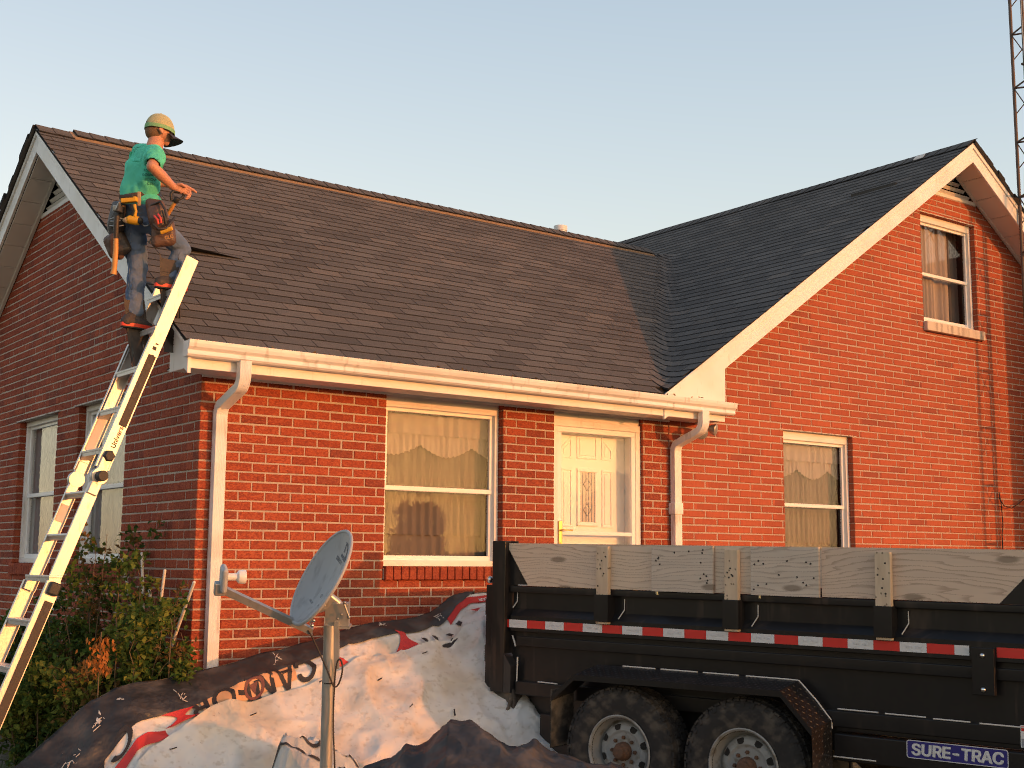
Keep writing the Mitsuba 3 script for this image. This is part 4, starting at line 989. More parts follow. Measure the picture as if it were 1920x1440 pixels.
# white weld and caulk lines
wl = [tube([(.055, -.035, 1.70), (.055, -.035, 1.46)], .004, 6), tube([(.085, -.04, 1.415), (.085, -.04, 1.335), (.055, -.03, 1.29)], .004, 6), tube([(.055, -.03, 1.10), (.08, -.02, 1.06), (.09, -.02, 1.03)], .006, 6), tube([(.12, -.005, .96), (.12, -.005, .90), (.115, -.005, .79)], .005, 6), tube([(.11, -.016, 1.445), (.215, -.016, 1.445)], .004, 6), tube([(.30, .004, .808), (.46, .004, .806)], .004, 6)]
for a, b in ((.98, 1.02),):
    pass
for a, b, z in ((2.42, 2.66, .812), (2.70, 2.93, .81), (2.97, 3.17, .806), (3.22, 3.55, .804)): wl.append(tube([(a, .004, z), (b, .004, z)], .004, 6))
wl.append(tube([(2.40, .026, .548), (2.65, .026, .548)], .004, 6))
for s0 in (.975, 1.925, 2.85): wl.append(tube([(s0-.02, -.038, 1.38), (s0-.02, -.038, 1.31), (s0-.05, -.01, 1.25)], .0035, 6))
for i, w_ in enumerate(wl): tp('weld', w_, 'weld_white', smooth=40)
# posts of the side (stake pockets) with wooden stakes
for i, s0 in enumerate((.825, 1.760, 2.712)):
    z_ = .0
    pk = tp('stake_pocket', cat([bx((s0-.053, -.04, 1.23), (s0-.046, .045, 1.405)), bx((s0+.046, -.04, 1.23), (s0+.053, .045, 1.405)), rbx((s0-.053, .038, 1.23), (s0+.053, .046, 1.405), .003), bx((s0-.045, -.044, 1.235), (s0+.045, -.040, 1.40))]), 'black_paint')
    tp('stake', xf(rbx((-.046, -.003, 1.215), (.046, .035, 1.708 + .008*(i == 0)), .004), trimesh.transformations.translation_matrix((s0, 0, 0))), 'stake_wood', label=None)
# boards
def board(poly, o0, o1, mat):
    m = extr(poly, o1-o0); v = m.vertices
    return tp('side_board', trimesh.Trimesh(np.stack([v[:, 0], o0 + v[:, 2], v[:, 1]], -1), m.faces[:, ::-1], process=False), mat)
ZB0, ZB1 = 1.442, 1.731
board(Polygon([(.0, ZB1), (1.618, ZB1), (1.618, ZB0), (.20, ZB0)]), -.042, -.006, 'board_warm')
board(sbox(1.190, ZB0-.004, 1.612, ZB1-.002), -.005, .0, 'board_grey') if False else board(sbox(1.190, ZB0-.003, 1.628, ZB1-.002), -.004, .018, 'board_grey')
board(sbox(1.632, ZB0, 1.890, ZB1), -.042, -.006, 'board_warm')
board(sbox(1.885, ZB0-.003, 2.322, ZB1-.001), -.004, .018, 'board_grey')
board(Polygon([(2.330, ZB1), (3.60, ZB1), (3.60, ZB1-.06), (3.37, ZB0), (2.330, ZB0)]), -.042, -.006, 'board_brown')
board(Polygon([(.0, ZB1), (3.60, ZB1), (3.37, ZB0), (.20, ZB0)]), OW+.006, OW+.042, 'board_grey')
ns = []
for (a, b) in ((1.21, 1.60), (1.90, 2.30)):
    for _ in range(14):
        ns.append(lathe([(0, 0), (.006, 0), (.006, .002), (0, .002)], 8).apply_transform(frame((rng.choice([rng.uniform(a, a+.05), rng.uniform(b-.06, b), rng.uniform(a, b)]), .0185, rng.uniform(ZB0+.02, ZB1-.02)), (1, 0, 0), (0, 0, -1), (0, 1, 0))))
for s0 in (.825, 1.760, 2.712):
    for _ in range(5): ns.append(lathe([(0, 0), (.006, 0), (.006, .002), (0, .002)], 8).apply_transform(frame((s0+rng.uniform(-.03, .03), .0353, rng.uniform(1.46, 1.70)), (1, 0, 0), (0, 0, -1), (0, 1, 0))))
for m_ in ns: tp('nail', m_, 'ink_black')
tp('bolt', cat([tube([(1.215, -.01, 1.441), (1.215, -.01, 1.418)], .009, 6), tube([(1.93, -.01, 1.441), (1.93, -.01, 1.420)], .007, 6)]), 'chrome') if False else (tp('bolt', tube([(1.215, -.01, 1.441), (1.215, -.01, 1.418)], .009, 6), 'chrome'), tp('bolt', tube([(1.93, -.01, 1.441), (1.93, -.01, 1.420)], .007, 6), 'chrome'))
# reflective tape, six inch pieces, with faint lettering
s0 = -.0; z0_, z1_ = 1.157, 1.210; col = 'red'; first = .042
s = .005; i = 0
while s < 3.70:
    L_ = first if i == 0 else .1524
    e = min(s+L_, 3.70)
    if s < 3.20 < e: e = 3.175
    if not (3.18 < s < 3.30):
        k = tp('reflective_tape', bx((s+.0004, .0002, z0_), (e-.0004, .0012, z1_)), 'tape_red' if col == 'red' else 'tape_white')
        if e-s > .12 and col == 'white':
            t = lettering('SURE-TRAC', .012, frame((s+.030, .0013, 1.177), (1, 0, 0), (0, 0, 1), (0, -1, 0)), .0004)
            t.vertices[:, 1] = .0013 + (t.vertices[:, 1].max()-t.vertices[:, 1])
            tp('lettering', t, 'tape_ink', k)
    s = e if e != 3.175 else 3.32
    col = 'white' if col == 'red' else 'red'; i += 1
br = tp('bracket', rbx((3.195, .0, .955), (3.315, .035, 1.205), .004), 'black_paint')
for z in (1.165, .985): tp('bolt', hullb(((3.255, .037, z), .014)), 'chrome', br, smooth=True)
# subframe: main rail below, front box
tp('frame_rail', cat([rbx((2.40, -.10, .525), (5.6, .02, .675), .008), rbx((-.02, -.25, .56), (2.40, -.12, .70), .008), rbx((2.40, -.12, .685), (5.6, -.02, .71), .004), rbx((-.02, OW+.1, .56), (5.6, OW+.2, .70), .008), bx((.62, -.30, .40), (2.38, -.27, .92))]), 'black_paint')
tp('mud_panel', bx((.64, -.265, .36), (2.37, -.26, .92)), 'muddy_steel')
tp('cross_member', cat([bx((.40, OW+.2, .58), (.48, -.26, .66)), bx((4.0, OW+.2, .56), (4.1, -.11, .66)), rbx((.30, -.12, .28), (.56, -.02, .60), .01)]), 'black_paint')
tp('marker_light', rbx((.405, -.019, .535), (.455, -.012, .60), .004), 'sole_black', smooth=False); tp('marker_lens', lathe([(0, .012), (.011, .006), (.016, 0)], 14).apply_transform(frame((.43, -.011, .57), (1, 0, 0), (0, 0, -1), (0, 1, 0))), 'tape_red')
tp('tongue', cat([rbx((5.6, OW*.5-.06, .52), (6.9, OW*.5+.06, .66), .01), bx((5.55, OW+.1, .52), (5.62, .02, .68))]), 'black_paint')
# fender
fp_o = [(.60, .47), (.60, .76), (.775, .905), (2.19, .915), (2.38, .715), (2.385, .42)]
fp_i = [(.60, .47), (.60, .80), (.785, .955), (2.19, .955), (2.39, .745), (2.39, .42)]
V, F = [], []
n_ = len(fp_o)
for (a, b), (c, d) in zip(fp_o, fp_i):
    V += [(a, .275, b), (c, .015, d), (a+.0, .275, b-.035), (c, .015, d-.035)]
for i in range(n_-1):
    p, q_ = i*4, (i+1)*4
    F += [(p, q_, q_+1), (p, q_+1, p+1), (p+2, p+3, q_+3), (p+2, q_+3, q_+2), (p, p+2, q_+2), (p, q_+2, q_)]
V = np.array(V, float)
fm = trimesh.Trimesh(V, F, process=False)
fk = tp('fender', fm, 'black_paint', smooth=False, label='black tread plate fender over both wheels')
# tread plate bars on the fender top
tb = []
for i in range(n_-1):
    A = V[i*4]; B = V[(i+1)*4]; C_ = V[i*4+1]; D_ = V[(i+1)*4+1]
    L_ = np.linalg.norm(B-A); nn = int(L_/.030)
    nr = np.cross(B-A, C_-A); nr /= np.linalg.norm(nr); nr = nr if nr[2] > 0 or (nr[0] < 0 and i < 1) or (nr[0] > 0 and i > 3) else -nr
    for a in range(nn):
        for b in range(7):
            u, w_ = (a+.5)/nn, (b+.5)/7
            c = (A*(1-u)+B*u)*(1-w_) + (C_*(1-u)+D_*u)*w_
            t = (B-A)/L_; y_ = np.cross(nr, t); an = .785 if (a+b) % 2 else -.785
            d_ = t*math.cos(an) + y_*math.sin(an); e_ = np.cross(nr, d_)
            P = np.array([c - d_*.012, c + e_*.0035, c + d_*.012, c - e_*.0035, c + nr*.0028]) + np.r_[np.zeros((4, 3)), np.zeros((1, 3))]
            tb.append(trimesh.Trimesh(P, [(0, 1, 4), (1, 2, 4), (2, 3, 4), (3, 0, 4)], process=False))
tp('tread_bars', cat(tb), 'black_steel', fk, smooth=False, kind='stuff')
for a, b in ((.98, 1.22), (1.26, 1.52), (1.56, 1.80), (1.85, 2.12)):
    tp('weld', tube([(a, .018, .957), (b, .018, .957)], .0045, 6), 'weld_white', fk, smooth=40)
tp('weld', tube([(2.12, .018, .957), (2.19, .018, .955), (2.30, .018, .848), (2.385, .018, .748), (2.392, .018, .70)], .0045, 6), 'weld_white', fk, smooth=40)
tp('flap', bx((.596, .02, .44), (.604, .272, .80)), 'muddy_steel', fk)
# wheels
def wheel(sx, zx):
    k = key_of('wheel', tr)
    M0 = frame((sx, 0, zx), (1, 0, 0), (0, 0, 1), (0, -1, 0)) @ np.diag([1, 1, -1, 1])      # local z -> outwards (+o)
    OO = .10
    prof = [(.205, -.10), (.23, -.112), (.30, -.122), (.352, -.118), (.380, -.098), (.390, -.06), (.392, .0), (.390, .06), (.380, .098), (.352, .118), (.30, .122), (.245, .115), (.222, .105), (.205, .098)]
    t = lathe(prof, 72)
    def W(m): return xf(xf(m, M0), trimesh.transformations.translation_matrix((0, OO, 0)))
    lug = []
    for i in range(54):
        for r_ in range(4):
            a = (i + .5*(r_ % 2))/54*2*np.pi; zc = (-.084, -.03, .03, .084)[r_]; dz = .024
            rr_ = .390 if abs(zc) < .07 else .382
            b = bx((rr_-.004, -.018, zc-dz), (rr_+.008, .018, zc+dz)); lug.append(xf(b, trimesh.transformations.rotation_matrix(a, (0, 0, 1))))
    for i in range(36):
        a = i/36*2*np.pi; b = bx((.348, -.012, .116), (.378, .012, .124)); 
        b.vertices[:, 2] -= (b.vertices[:, 0]-.348)*.55
        lug.append(xf(b, trimesh.transformations.rotation_matrix(a, (0, 0, 1))))
    ty = tp('tyre', W(t), 'rubber', k, smooth=50)
    tp('tread', W(cat(lug)), 'rubber', k, smooth=False)
    rim_ = lathe([(.221, .106), (.226, .112), (.219, .116), (.209, .108), (.205, .085), (.196, .06), (.188, .020), (.180, .012), (.176, .030), (.168, .046), (.150, .054), (.128, .058), (.118, .052), (.106, .046), (.060, .050), (.045, .050)], 72)
    rm = tp('rim', W(rim_), 'rim_grey', k, smooth=40)
    holes = []
    for i in range(8):
        a = i/8*2*np.pi + .3
        q = Polygon([(.132, -.010), (.140, -.020), (.162, -.024), (.166, -.012), (.166, .012), (.162, .024), (.140, .020), (.132, .010)])
        h = extr(q, .003); h.vertices[:, 2] += .0595 - (h.vertices[:, 0]-.132)*.42
        holes.append(xf(h, trimesh.transformations.rotation_matrix(a, (0, 0, 1))))
    tp('slot', W(cat(holes)), 'dark_gap', k, smooth=False) if False else [tp('slot', W(h_), 'dark_gap', k, smooth=False) for h_ in holes]
    tp('hub', W(lathe([(.058, .045), (.055, .085), (.048, .10), (.040, .105), (.038, .125), (.030, .130), (0, .130)], 28)), 'rust', k, smooth=40)
    for i in range(8):
        a = i/8*2*np.pi; c = np.array([.083*math.cos(a), .083*math.sin(a), .052])
        tp('lug_nut', W(lathe([(.012, 0), (.012, .012), (.009, .018), (0, .018)], 6).apply_translation(c)), 'rust', k)
wheel(1.075, .452); wheel(1.925, .452)
for sx in (1.075, 1.925):
    m = lathe([(.205, -.10), (.352, -.118), (.392, -.05), (.392, .05), (.352, .118), (.205, .10)], 40)
    M0 = frame((sx, OW-.10, .452), (1, 0, 0), (0, 0, 1), (0, -1, 0))
    tp('tyre', xf(m, M0), 'rubber', smooth=50)
tp('axle', cat([tube([(1.075, OW-.1, .452), (1.075, .08, .452)], .04, 12), tube([(1.925, OW-.1, .452), (1.925, .08, .452)], .04, 12)]), 'muddy_steel', smooth=40) if False else [tp('axle', tube([(sx, OW-.1, .452), (sx, .08, .452)], .04, 12), 'muddy_steel', smooth=40) for sx in (1.075, 1.925)]
# decal with the maker's name
def rrect(a, b, c, d, r): return sbox(a+r, b+r, c-r, d-r).buffer(r)
def plate(poly, o, th=.0006):
    m = extr(poly, th); v = m.vertices; return trimesh.Trimesh(np.stack([v[:, 0], o + v[:, 2], v[:, 1]], -1), m.faces[:, ::-1], process=False)
dk_ = tp('decal', plate(rrect(2.825, .586, 3.37, .683, .015), .0215), 'decal_blue', label='blue and silver maker decal on the frame rail')
rr_ = rrect(2.825, .586, 3.37, .683, .015)
tp('border', plate(rr_.difference(rr_.buffer(-.004)), .0222), 'decal_silver', dk_)
t = meshkit.text_mesh('SURE-TRAC', .058, .0006, True); v = t.vertices; wd = np.ptp(v[:, 0]); sx_t = .49/wd
v2 = np.stack([2.853 + (v[:, 0]-v[:, 0].min())*sx_t + v[:, 1]*.06, .0236 - v[:, 2]*0, .607 + v[:, 1]], -1)
tp('lettering', trimesh.Trimesh(v2 + [.003, -.0008, -.004], t.faces, process=False), 'decal_shadow', dk_); [tp('lettering', cat([trimesh.Trimesh(v2 + [q_, 0, 0], t.faces, process=False) for q_ in (-.0025, 0, .0025)]), 'decal_silver', dk_)]
wp = tp('warning_sticker', plate(sbox(3.43, .70, 3.56, .815), .0012), 'tape_white')
tp('warning_band', plate(sbox(3.434, .785, 3.556, .811), .0020), 'tape_red', wp)
tp('warning_picture', plate(sbox(3.434, .702, 3.556, .745), .0020), 'decal_shadow', wp)
t = lettering('WARNING', .014, frame((3.452, .0030, .791), (1, 0, 0), (0, 0, 1), (0, -1, 0)), .0003); t.vertices[:, 1] = .0030
tp('lettering', t, 'paint_white', wp)

# ------------------------------------------------------------------ tarps
CX = np.array([-1.75, -1.45, -1.16, -1.0, -.83, -.585, -.22, .18, .65, 1.24, 1.70, 1.88, 2.20, 2.6, 3.2])
CZ = np.array([.05, .20, .42, .545, .69, .805, .87, .92, 1.045, 1.155, 1.222, 1.325, 1.365, 1.38, 1.38])
YC = -.32
def wrk(x, v, a=1.0):                                 # creases of the sheet
    p = np.stack([x*1.6 + .5*v, v*1.3 - .3*x, 0*x], -1)
    r1 = np.abs(meshkit.noise(p*2.0, 3) - .5)*2; r2 = np.abs(meshkit.noise(p*4.7 + 9, 5) - .5)*2
    return a*(.055*(1-r1)**2 + .026*(1-r2)**2 + .05*meshkit.fbm(p*1.5, 3, 8))
def tarp(x, v, o=0.0, w=1.0):
    """v metres down the slope in front of the crest; negative v hangs behind it"""
    zc = np.interp(x, CX, CZ)
    zf = zc + .012*np.sin(x*7)
    drop = np.where(v > 0, .62*v + .10*np.minimum(v, .35), 0)
    y = YC - np.where(v > 0, .70*v + .05*np.maximum(v-.8, 0), v*.25)
    z = zf - drop - np.where(v < 0, -v*.95, 0)
    bump_ = wrk(x, v, w)*np.clip(np.abs(v)*5, .15, 1)
    z = z + bump_*.75 + o*.8; y = y - bump_*.45 - o*.6
    fl = .03 + .03*meshkit.noise(np.stack([x*3, v*3, 0*x], -1))
    return np.stack([x, y, np.maximum(z, fl + o)], -1)
xs_ = np.linspace(-1.75, 3.1, 240)
wt = thing('white_tarp', 'large dirty white lumber wrap tarp draped over a pile against the house', 'tarp')
put('sheet', grid(lambda U, V: tarp(U, V), xs_, np.r_[np.linspace(-.9, -.05, 8), np.linspace(0, 2.35, 130)]), 'tarp_white', wt, smooth=True)
def flap_w(x):                                        # width of the black fold along the crest
    return np.interp(x, [-1.75, -1.2, -.9, -.55, -.2, .2, .7, 1.3, 1.75, 1.95, 2.1], [.50, .55, .50, .34, .30, .235, .20, .17, .16, .09, .01]) + .012*np.sin(x*5.3)
xb = np.linspace(-1.75, 2.10, 190)
put('black_fold', grid(lambda U, V: tarp(U, -.30 + V*(flap_w(U)+.30), .016 + .010*np.sin(V*9)*np.clip(V*3-1, 0, 1), .8), xb, np.linspace(0, 1, 26)), 'tarp_black', wt, smooth=True, label='black underside folded over along the top of the tarp')
# printed band below the fold (upside down lettering)
def drape(m, x0, v0, o=.012, ang=None):
    m = sub(m, 2); v = m.vertices
    return trimesh.Trimesh(tarp(x0 + v[:, 0], v0(x0 + v[:, 0]) + v[:, 1], o), m.faces, process=False)
below = lambda d: (lambda x: flap_w(x) + d)
def rot_text(t, h, sx=1.0):
    m = meshkit.text_mesh(t, h, .0004, True); v = m.vertices
    m.vertices = np.stack([-v[:, 0]*sx, v[:, 1], v[:, 2]*0], -1)          # turned half round: reads from right to left, upside down
    return m
def bow(w, h):                                         # red emblem: two arcs meeting at a waist
    t = np.linspace(-1, 1, 17)
    l = [(-w*(.22 + .78*abs(a)**1.7), h*a) for a in t]; r = [(w*(.22 + .78*abs(a)**1.7), h*a) for a in t[::-1]]
    m = extr(Polygon(l + r), .0004); m.vertices[:, 2] = 0; return m
put('print', drape(rot_text('CANFOR', .170, .92), .66, below(-.03)), 'ink_black', wt)
put('emblem', drape(bow(.085, .11), .80, below(.03)), 'ink_red', wt)
put('emblem', drape(bow(.095, .12), 1.36, below(.03)), 'ink_red', wt)
put('emblem', drape(bow(.10, .05), 2.02, lambda x: 0*x + .27, .03), 'ink_red', wt)
put('print', drape(rot_text('CANFOR', .150, 1.0), -.62, below(-.05)), 'ink_black', wt)
put('emblem', drape(bow(.12, .05), -.30, below(.05)), 'ink_red', wt)
for x_ in (1.47, 1.56, 1.70, 1.80):
    put('print', drape((lambda m: (m.apply_scale([1, 1, 0]), m)[1])(extr(Polygon([(0, 0), (.03, .01), (.045, .05), (.02, .055)]), .0004)), x_, below(.10), .03), 'ink_black', wt)
def strip(x0, x1, f0, f1, mat, name, n=60, o=.012):
    return put(name, grid(lambda U, V: tarp(U, f0(U)*(1-V) + f1(U)*V, o), np.linspace(x0, x1, n), np.linspace(0, 1, 6)), mat, wt, smooth=True)
strip(-1.42, -.42, lambda x: flap_w(x) + .16 + .05*np.sin(x*3), lambda x: flap_w(x) + .24 + .05*np.sin(x*3), 'ink_red', 'red_stripe')
strip(1.78, 2.36, lambda x: np.maximum(flap_w(x)-.01, .05), lambda x: np.maximum(flap_w(x)-.01, .05) + .075, 'ink_red', 'red_stripe')
put('print', drape(rot_text('FOLLOW YOUR', .030, .9), 2.36, lambda x: 0*x + .085, .016), 'paint_white', wt)
strip(-.16, .50, lambda x: flap_w(x) - .01, lambda x: flap_w(x) + .10, 'print_orange', 'printed_panel', o=.010)
put('ring_emblem', drape((lambda m: m)(cat([extr(Polygon([(.062*math.cos(a), .062*math.sin(a)) for a in np.linspace(0, 6.28, 30)]).difference(Polygon([(.045*math.cos(a), .045*math.sin(a)) for a in np.linspace(0, 6.28, 30)])), .0004), extr(Polygon([(-.03, -.02), (.03, -.02), (0, .035)]), .0004)])).apply_scale([1, 1, 0.0]) if False else drape(extr(Polygon([(.07*math.cos(a), .07*math.sin(a)) for a in np.linspace(0, 6.28, 30)]).difference(Polygon([(.05*math.cos(a), .05*math.sin(a)) for a in np.linspace(0, 6.28, 30)])).union(Polygon([(-.03, -.03), (.03, -.03), (0, .035)])), .0004), .20, below(.05), .013) and extr(Polygon([(.07*math.cos(a), .07*math.sin(a)) for a in np.linspace(0, 6.28, 30)]).difference(Polygon([(.05*math.cos(a), .05*math.sin(a)) for a in np.linspace(0, 6.28, 30)])).union(Polygon([(-.03, -.03), (.03, -.03), (0, .035)])), .0004), .20, below(.05), .014), 'ink_brown', wt)
# second layer of the sheet lapping over the print, wrinkled
def lap(x): return flap_w(x) + np.interp(x, [-1.2, -.7, -.45, -.1, .15, .5, .9, 1.5, 1.9, 2.3, 3], [.42, .30, .19, .09, .13, .19, .16, .16, .18, .20, .2]) + .01*np.sin(x*11)
put('sheet_lap', grid(lambda U, V: tarp(U, lap(U)*(1-V) + V*(lap(U)+.9), .030*(1-V) + .004), np.linspace(-1.15, 2.75, 200), np.linspace(0, 1, 40)), 'tarp_white', wt, smooth=True)
# tears, staples, threads
def tear(pts, x0, v0, mat='ink_black'):
    m = extr(Polygon(pts).buffer(0), .0004); put('tear', drape(m, x0, lambda x: 0*x + v0, .034), mat, wt)
tear([(0, 0), (.03, -.05), (.07, -.06), (.10, -.13), (.15, -.22), (.17, -.28), (.13, -.20), (.11, -.15), (.06, -.09), (.03, -.07), (-.02, -.01)], 1.98, .62)
tear([(0, 0), (.10, -.03), (.14, 0), (.05, .03), (.0, .02)], 1.62, .36)
tear([(0, 0), (.02, -.05), (.03, -.05), (.012, .004)], 1.40, 1.02)
for x_, v_, l_ in ((-.75, .80, .05), (-.45, .62, .05), (-.30, .95, .04), (.10, .52, .05), (.62, .42, .05), (-.95, .95, .05), (1.02, .55, .04), (1.40, .45, .05), (1.1, .9, .03)):
    tear([(0, 0), (l_, -.012), (l_, -.022), (0, -.010)], x_, v_)
th_ = []
for x_, v_ in ((-.96, .30), (-.80, .22), (-.28, .22), (.42, .12), (1.25, .08), (1.72, .10)):
    for _ in range(9):
        a = np.array([x_ + rng.normal(0, .02), v_ + rng.normal(0, .02)]); b = a + rng.normal(0, .02, 2)
        th_.append(tube([tarp(np.array(p[0]), np.array(p[1]), .032) for p in (a, (a+b)/2, b)], .0022, 5))
put('loose_thread', cat(th_), 'staple_white', wt, kind='stuff')
# dark tarp heaped in front of the trailer wheel
def heap(U, V):
    e = 1 - np.clip(np.abs(U)**2.2, 0, 1); g = np.clip(1 - np.abs(V)**2, 0, 1)
    top = np.interp(U, [-1, -.8, -.62, -.45, -.33, -.2, 0, .25, .5, .75, .93, 1.0], [.30, .50, .57, .66, .77, .73, .64, .61, .57, .48, .36, .2])
    p = np.stack([U*3.2, V*2.4, 0*U], -1)
    r = (1-np.abs(meshkit.noise(p*.8, 21)-.5)*2)**3*.07 + (1-np.abs(meshkit.noise(p*1.9, 22)-.5)*2)**3*.030 + (1-np.abs(meshkit.noise(p*4.3, 23)-.5)*2)**4*.010 - .05
    z = np.maximum(top*g**.45*1.0 + r*g, .01 + .01*(1+np.sin(U*9)))
    c = HP0 + np.multiply.outer(U, HX)*.97 + np.multiply.outer(V, HY)*.62
    c[..., 2] = z; return c
a_, b_ = at(955, 1400, 6.75), 0
HP0 = np.array([a_[0], a_[1], 0]); HX = np.array([RT[0], RT[1], 0]); HX /= np.linalg.norm(HX); HY = np.array([FW[0], FW[1], 0]); HY /= np.linalg.norm(HY)
solo('black_tarp', grid(heap, np.linspace(-1, 1, 150), np.linspace(-1, 1, 90)), 'tarp_black', 'crumpled black tarp heaped in front of the trailer wheel', 'tarp', smooth=True)
# plastic wrapping bunched round the foot of the dish pole
def bag(U, V):
    c = BP0 + np.multiply.outer(U, HX)*.33 + np.multiply.outer(V, HY)*.22
    top = np.interp(U, [-1, -.9, -.7, -.2, .1, .35, .7, 1], [.35, .50, .72, .70, .66, .60, .50, .25])
    g = np.clip(1 - np.abs(V)**2.5, 0, 1); p = np.stack([U*2.4, V*1.8, 0*U], -1)
    r = (1-np.abs(meshkit.noise(p*1.7, 31)-.5)*2)**2*.07 + (1-np.abs(meshkit.noise(p*4.1, 33)-.5)*2)**2*.02
    c[..., 2] = np.maximum(top*g**.5 + (r-.04)*g, .015 + .005*np.sin(U*5+V*3)); return c
a_ = at(620, 1400, 6.28); BP0 = np.array([a_[0], a_[1], 0])
pw = thing('plastic_wrap', 'pale printed plastic wrap bunched round the foot of the dish pole', 'plastic wrap')
put('sheet', grid(bag, np.linspace(-1, 1, 110), np.linspace(-1, 1, 60)), 'bag_plastic', pw, smooth=True)
def on_bag(m, u0, v0, mat, name='print', o=.006):
    m = sub(m, 2); v = m.vertices; P = bag(u0 + v[:, 0], v0 + v[:, 1]); P[:, 2] += o*.6; P -= HY*o
    return put(name, trimesh.Trimesh(P, m.faces, process=False), mat, pw)
def bagtext(t, h, ang):
    m = meshkit.text_mesh(t, h, .0004, False); v = m.vertices; c, s_ = math.cos(ang), math.sin(ang)
    x, y = -(v[:, 0]), -(v[:, 1])
    m.vertices = np.stack([c*x - s_*y, (s_*x + c*y)*1.0, 0*x], -1); return m
on_bag(bagtext('WOOD', .15, .30), -.06, -.72, 'ink_brown')
on_bag(bagtext('RO', .15, .30), -.18, -.92, 'ink_brown')
on_bag(bagtext('FE', .13, .30), .08, -.86, 'ink_brown')
for d in (.0, -.16):
    m = grid(lambda U, V: np.stack([U, V, 0*U], -1), np.linspace(-.72, -.05 - d*-.4, 30), np.linspace(0, .035, 2)); on_bag(m, 0, -.18+d*1.2, 'ink_black', 'printed_line')
    m = grid(lambda U, V: np.stack([U, V, 0*U], -1), np.linspace(.16, .92, 30), np.linspace(0, .035, 2)); on_bag(m, 0, -.10+d*1.6, 'ink_black', 'printed_line')
m = extr(Polygon([(-.88, -.30), (-.72, -.12), (-.72, -.36)]), .0004); on_bag(m, 0, 0, 'ink_black', 'printed_patch')

# ------------------------------------------------------------------ planting in front of the shaded wall
def leaf_cloud(P, D, L, W, fold=.25):
    """folded four triangle leaves at points P with directions D"""
    n = len(P); D = D/np.linalg.norm(D, axis=1, keepdims=True)
    S = np.cross(D, rng.normal(0, 1, (n, 3)) + np.array([0, 0, 1.6])); S /= np.linalg.norm(S, axis=1, keepdims=True) + 1e-9
    N = np.cross(S, D); L = L[:, None]; W = W[:, None]
    a = P; b = P + D*L*.45 + S*W + N*W*fold; c = P + D*L - N*L*.12; d = P + D*L*.45 - S*W + N*W*fold; m_ = P + D*L*.5
    V = np.stack([a, b, c, d, m_], 1).reshape(-1, 3); I = np.arange(n)[:, None]*5
    F = np.vstack([I + np.array([[0, 4, 1]]), I + np.array([[1, 4, 2]]), I + np.array([[0, 3, 4]]), I + np.array([[3, 2, 4]])])
    return trimesh.Trimesh(V, F, process=False)
def shrub(name, label, base, stems, hgt, spread, mats, nleaf, ls=(.035, .06), lean=(0, 0), droop=.35, group=None, ww=.34):
    k = thing(name, label, 'shrub', group)
    tw_, LP, LD = [], [], []
    for i in range(stems):
        a = rng.uniform(0, 6.28); r = rng.uniform(.15, 1)*spread
        b = np.array(base) + np.array([rng.normal(0, .05), rng.normal(0, .07), 0]); b[0] = min(b[0], -.05)
        h_ = hgt*rng.uniform(.55, 1.05)
        tip = b + np.array([math.cos(a)*r*.75 + lean[0], math.sin(a)*r*1.1 + lean[1], h_])
        tip[0] = min(tip[0], -.10)
        mid = (b+tip)/2 + np.array([0, 0, h_*droop]) 
        t = np.linspace(0, 1, 9)[:, None]; c = (1-t)**2*b + 2*t*(1-t)*mid + t*t*tip
        c[1:] += rng.normal(0, .012, c[1:].shape)
        tw_.append(tube(c, np.linspace(.006, .0018, 9), 5))
        nb = 6
        for j in range(nb):                            # side twigs
            u = rng.uniform(.25, 1); p = (1-u)**2*b + 2*u*(1-u)*mid + u*u*tip
            dv = rng.normal(0, 1, 3) + np.array([0, 0, .5]); dv /= np.linalg.norm(dv); ln = rng.uniform(.06, .20)*spread**.3
            q = p + dv*ln; q[0] = min(q[0], -.04); tw_.append(tube([p, (p+q)/2 + [0, 0, .01], q], .0018, 4))
            m_ = nleaf//(stems*nb)
            tt = rng.uniform(.1, 1.05, m_)[:, None]
            LP.append(p + (q-p)*tt + rng.normal(0, .028, (m_, 3))); LD.append(dv*.5 + rng.normal(0, 1, (m_, 3)) + np.array([0, 0, .15]))
    LP, LD = np.vstack(LP), np.vstack(LD); LP[:, 0] = np.minimum(LP[:, 0], -.03); LP[:, 2] = np.maximum(LP[:, 2], .03)
    put('stem', cat(tw_), 'twig', k)
    ix = rng.integers(0, len(mats), len(LP))
    key = (meshkit.noise(LP*5.0, 4)*len(mats)*1.4 - .2*len(mats)).astype(int).clip(0, len(mats)-1); ix = np.where(rng.random(len(LP)) < .65, key, ix)
    for i, mt in enumerate(mats):
        s_ = ix == i
        if s_.sum() == 0: continue
        L_ = rng.uniform(*ls, s_.sum())
        put('foliage', leaf_cloud(LP[s_], LD[s_], L_, L_*ww), mt, k, kind='stuff')
    return k
shrub('rose_bush', 'tall green rose bush with white stakes beside the house corner', (-.34, .06, 0), 22, 1.50, .42, ['leaf_dark', 'leaf_green', 'leaf_yellow', 'leaf_green'], 4600, (.035, .06))
shrub('rose_bush', 'leggy rose canes reaching over the sill of the nearer side window', (-.30, 1.0, 0), 18, 1.75, .60, ['leaf_dark', 'leaf_green', 'leaf_brown', 'leaf_green'], 2600, (.035, .06))
shrub('rose_bush', 'reddish young rose shoots just left of the house corner', (-.16, -.10, 0), 9, 1.30, .22, ['leaf_brown', 'leaf_green', 'leaf_dark'], 1100, (.030, .05))
shrub('leafy_shrub', 'dense low shrub under the farther side window behind the ladder', (-.40, 1.9, 0), 20, 1.15, .75, ['leaf_dark', 'leaf_green', 'leaf_blue', 'leaf_yellow'], 4600, (.04, .07))
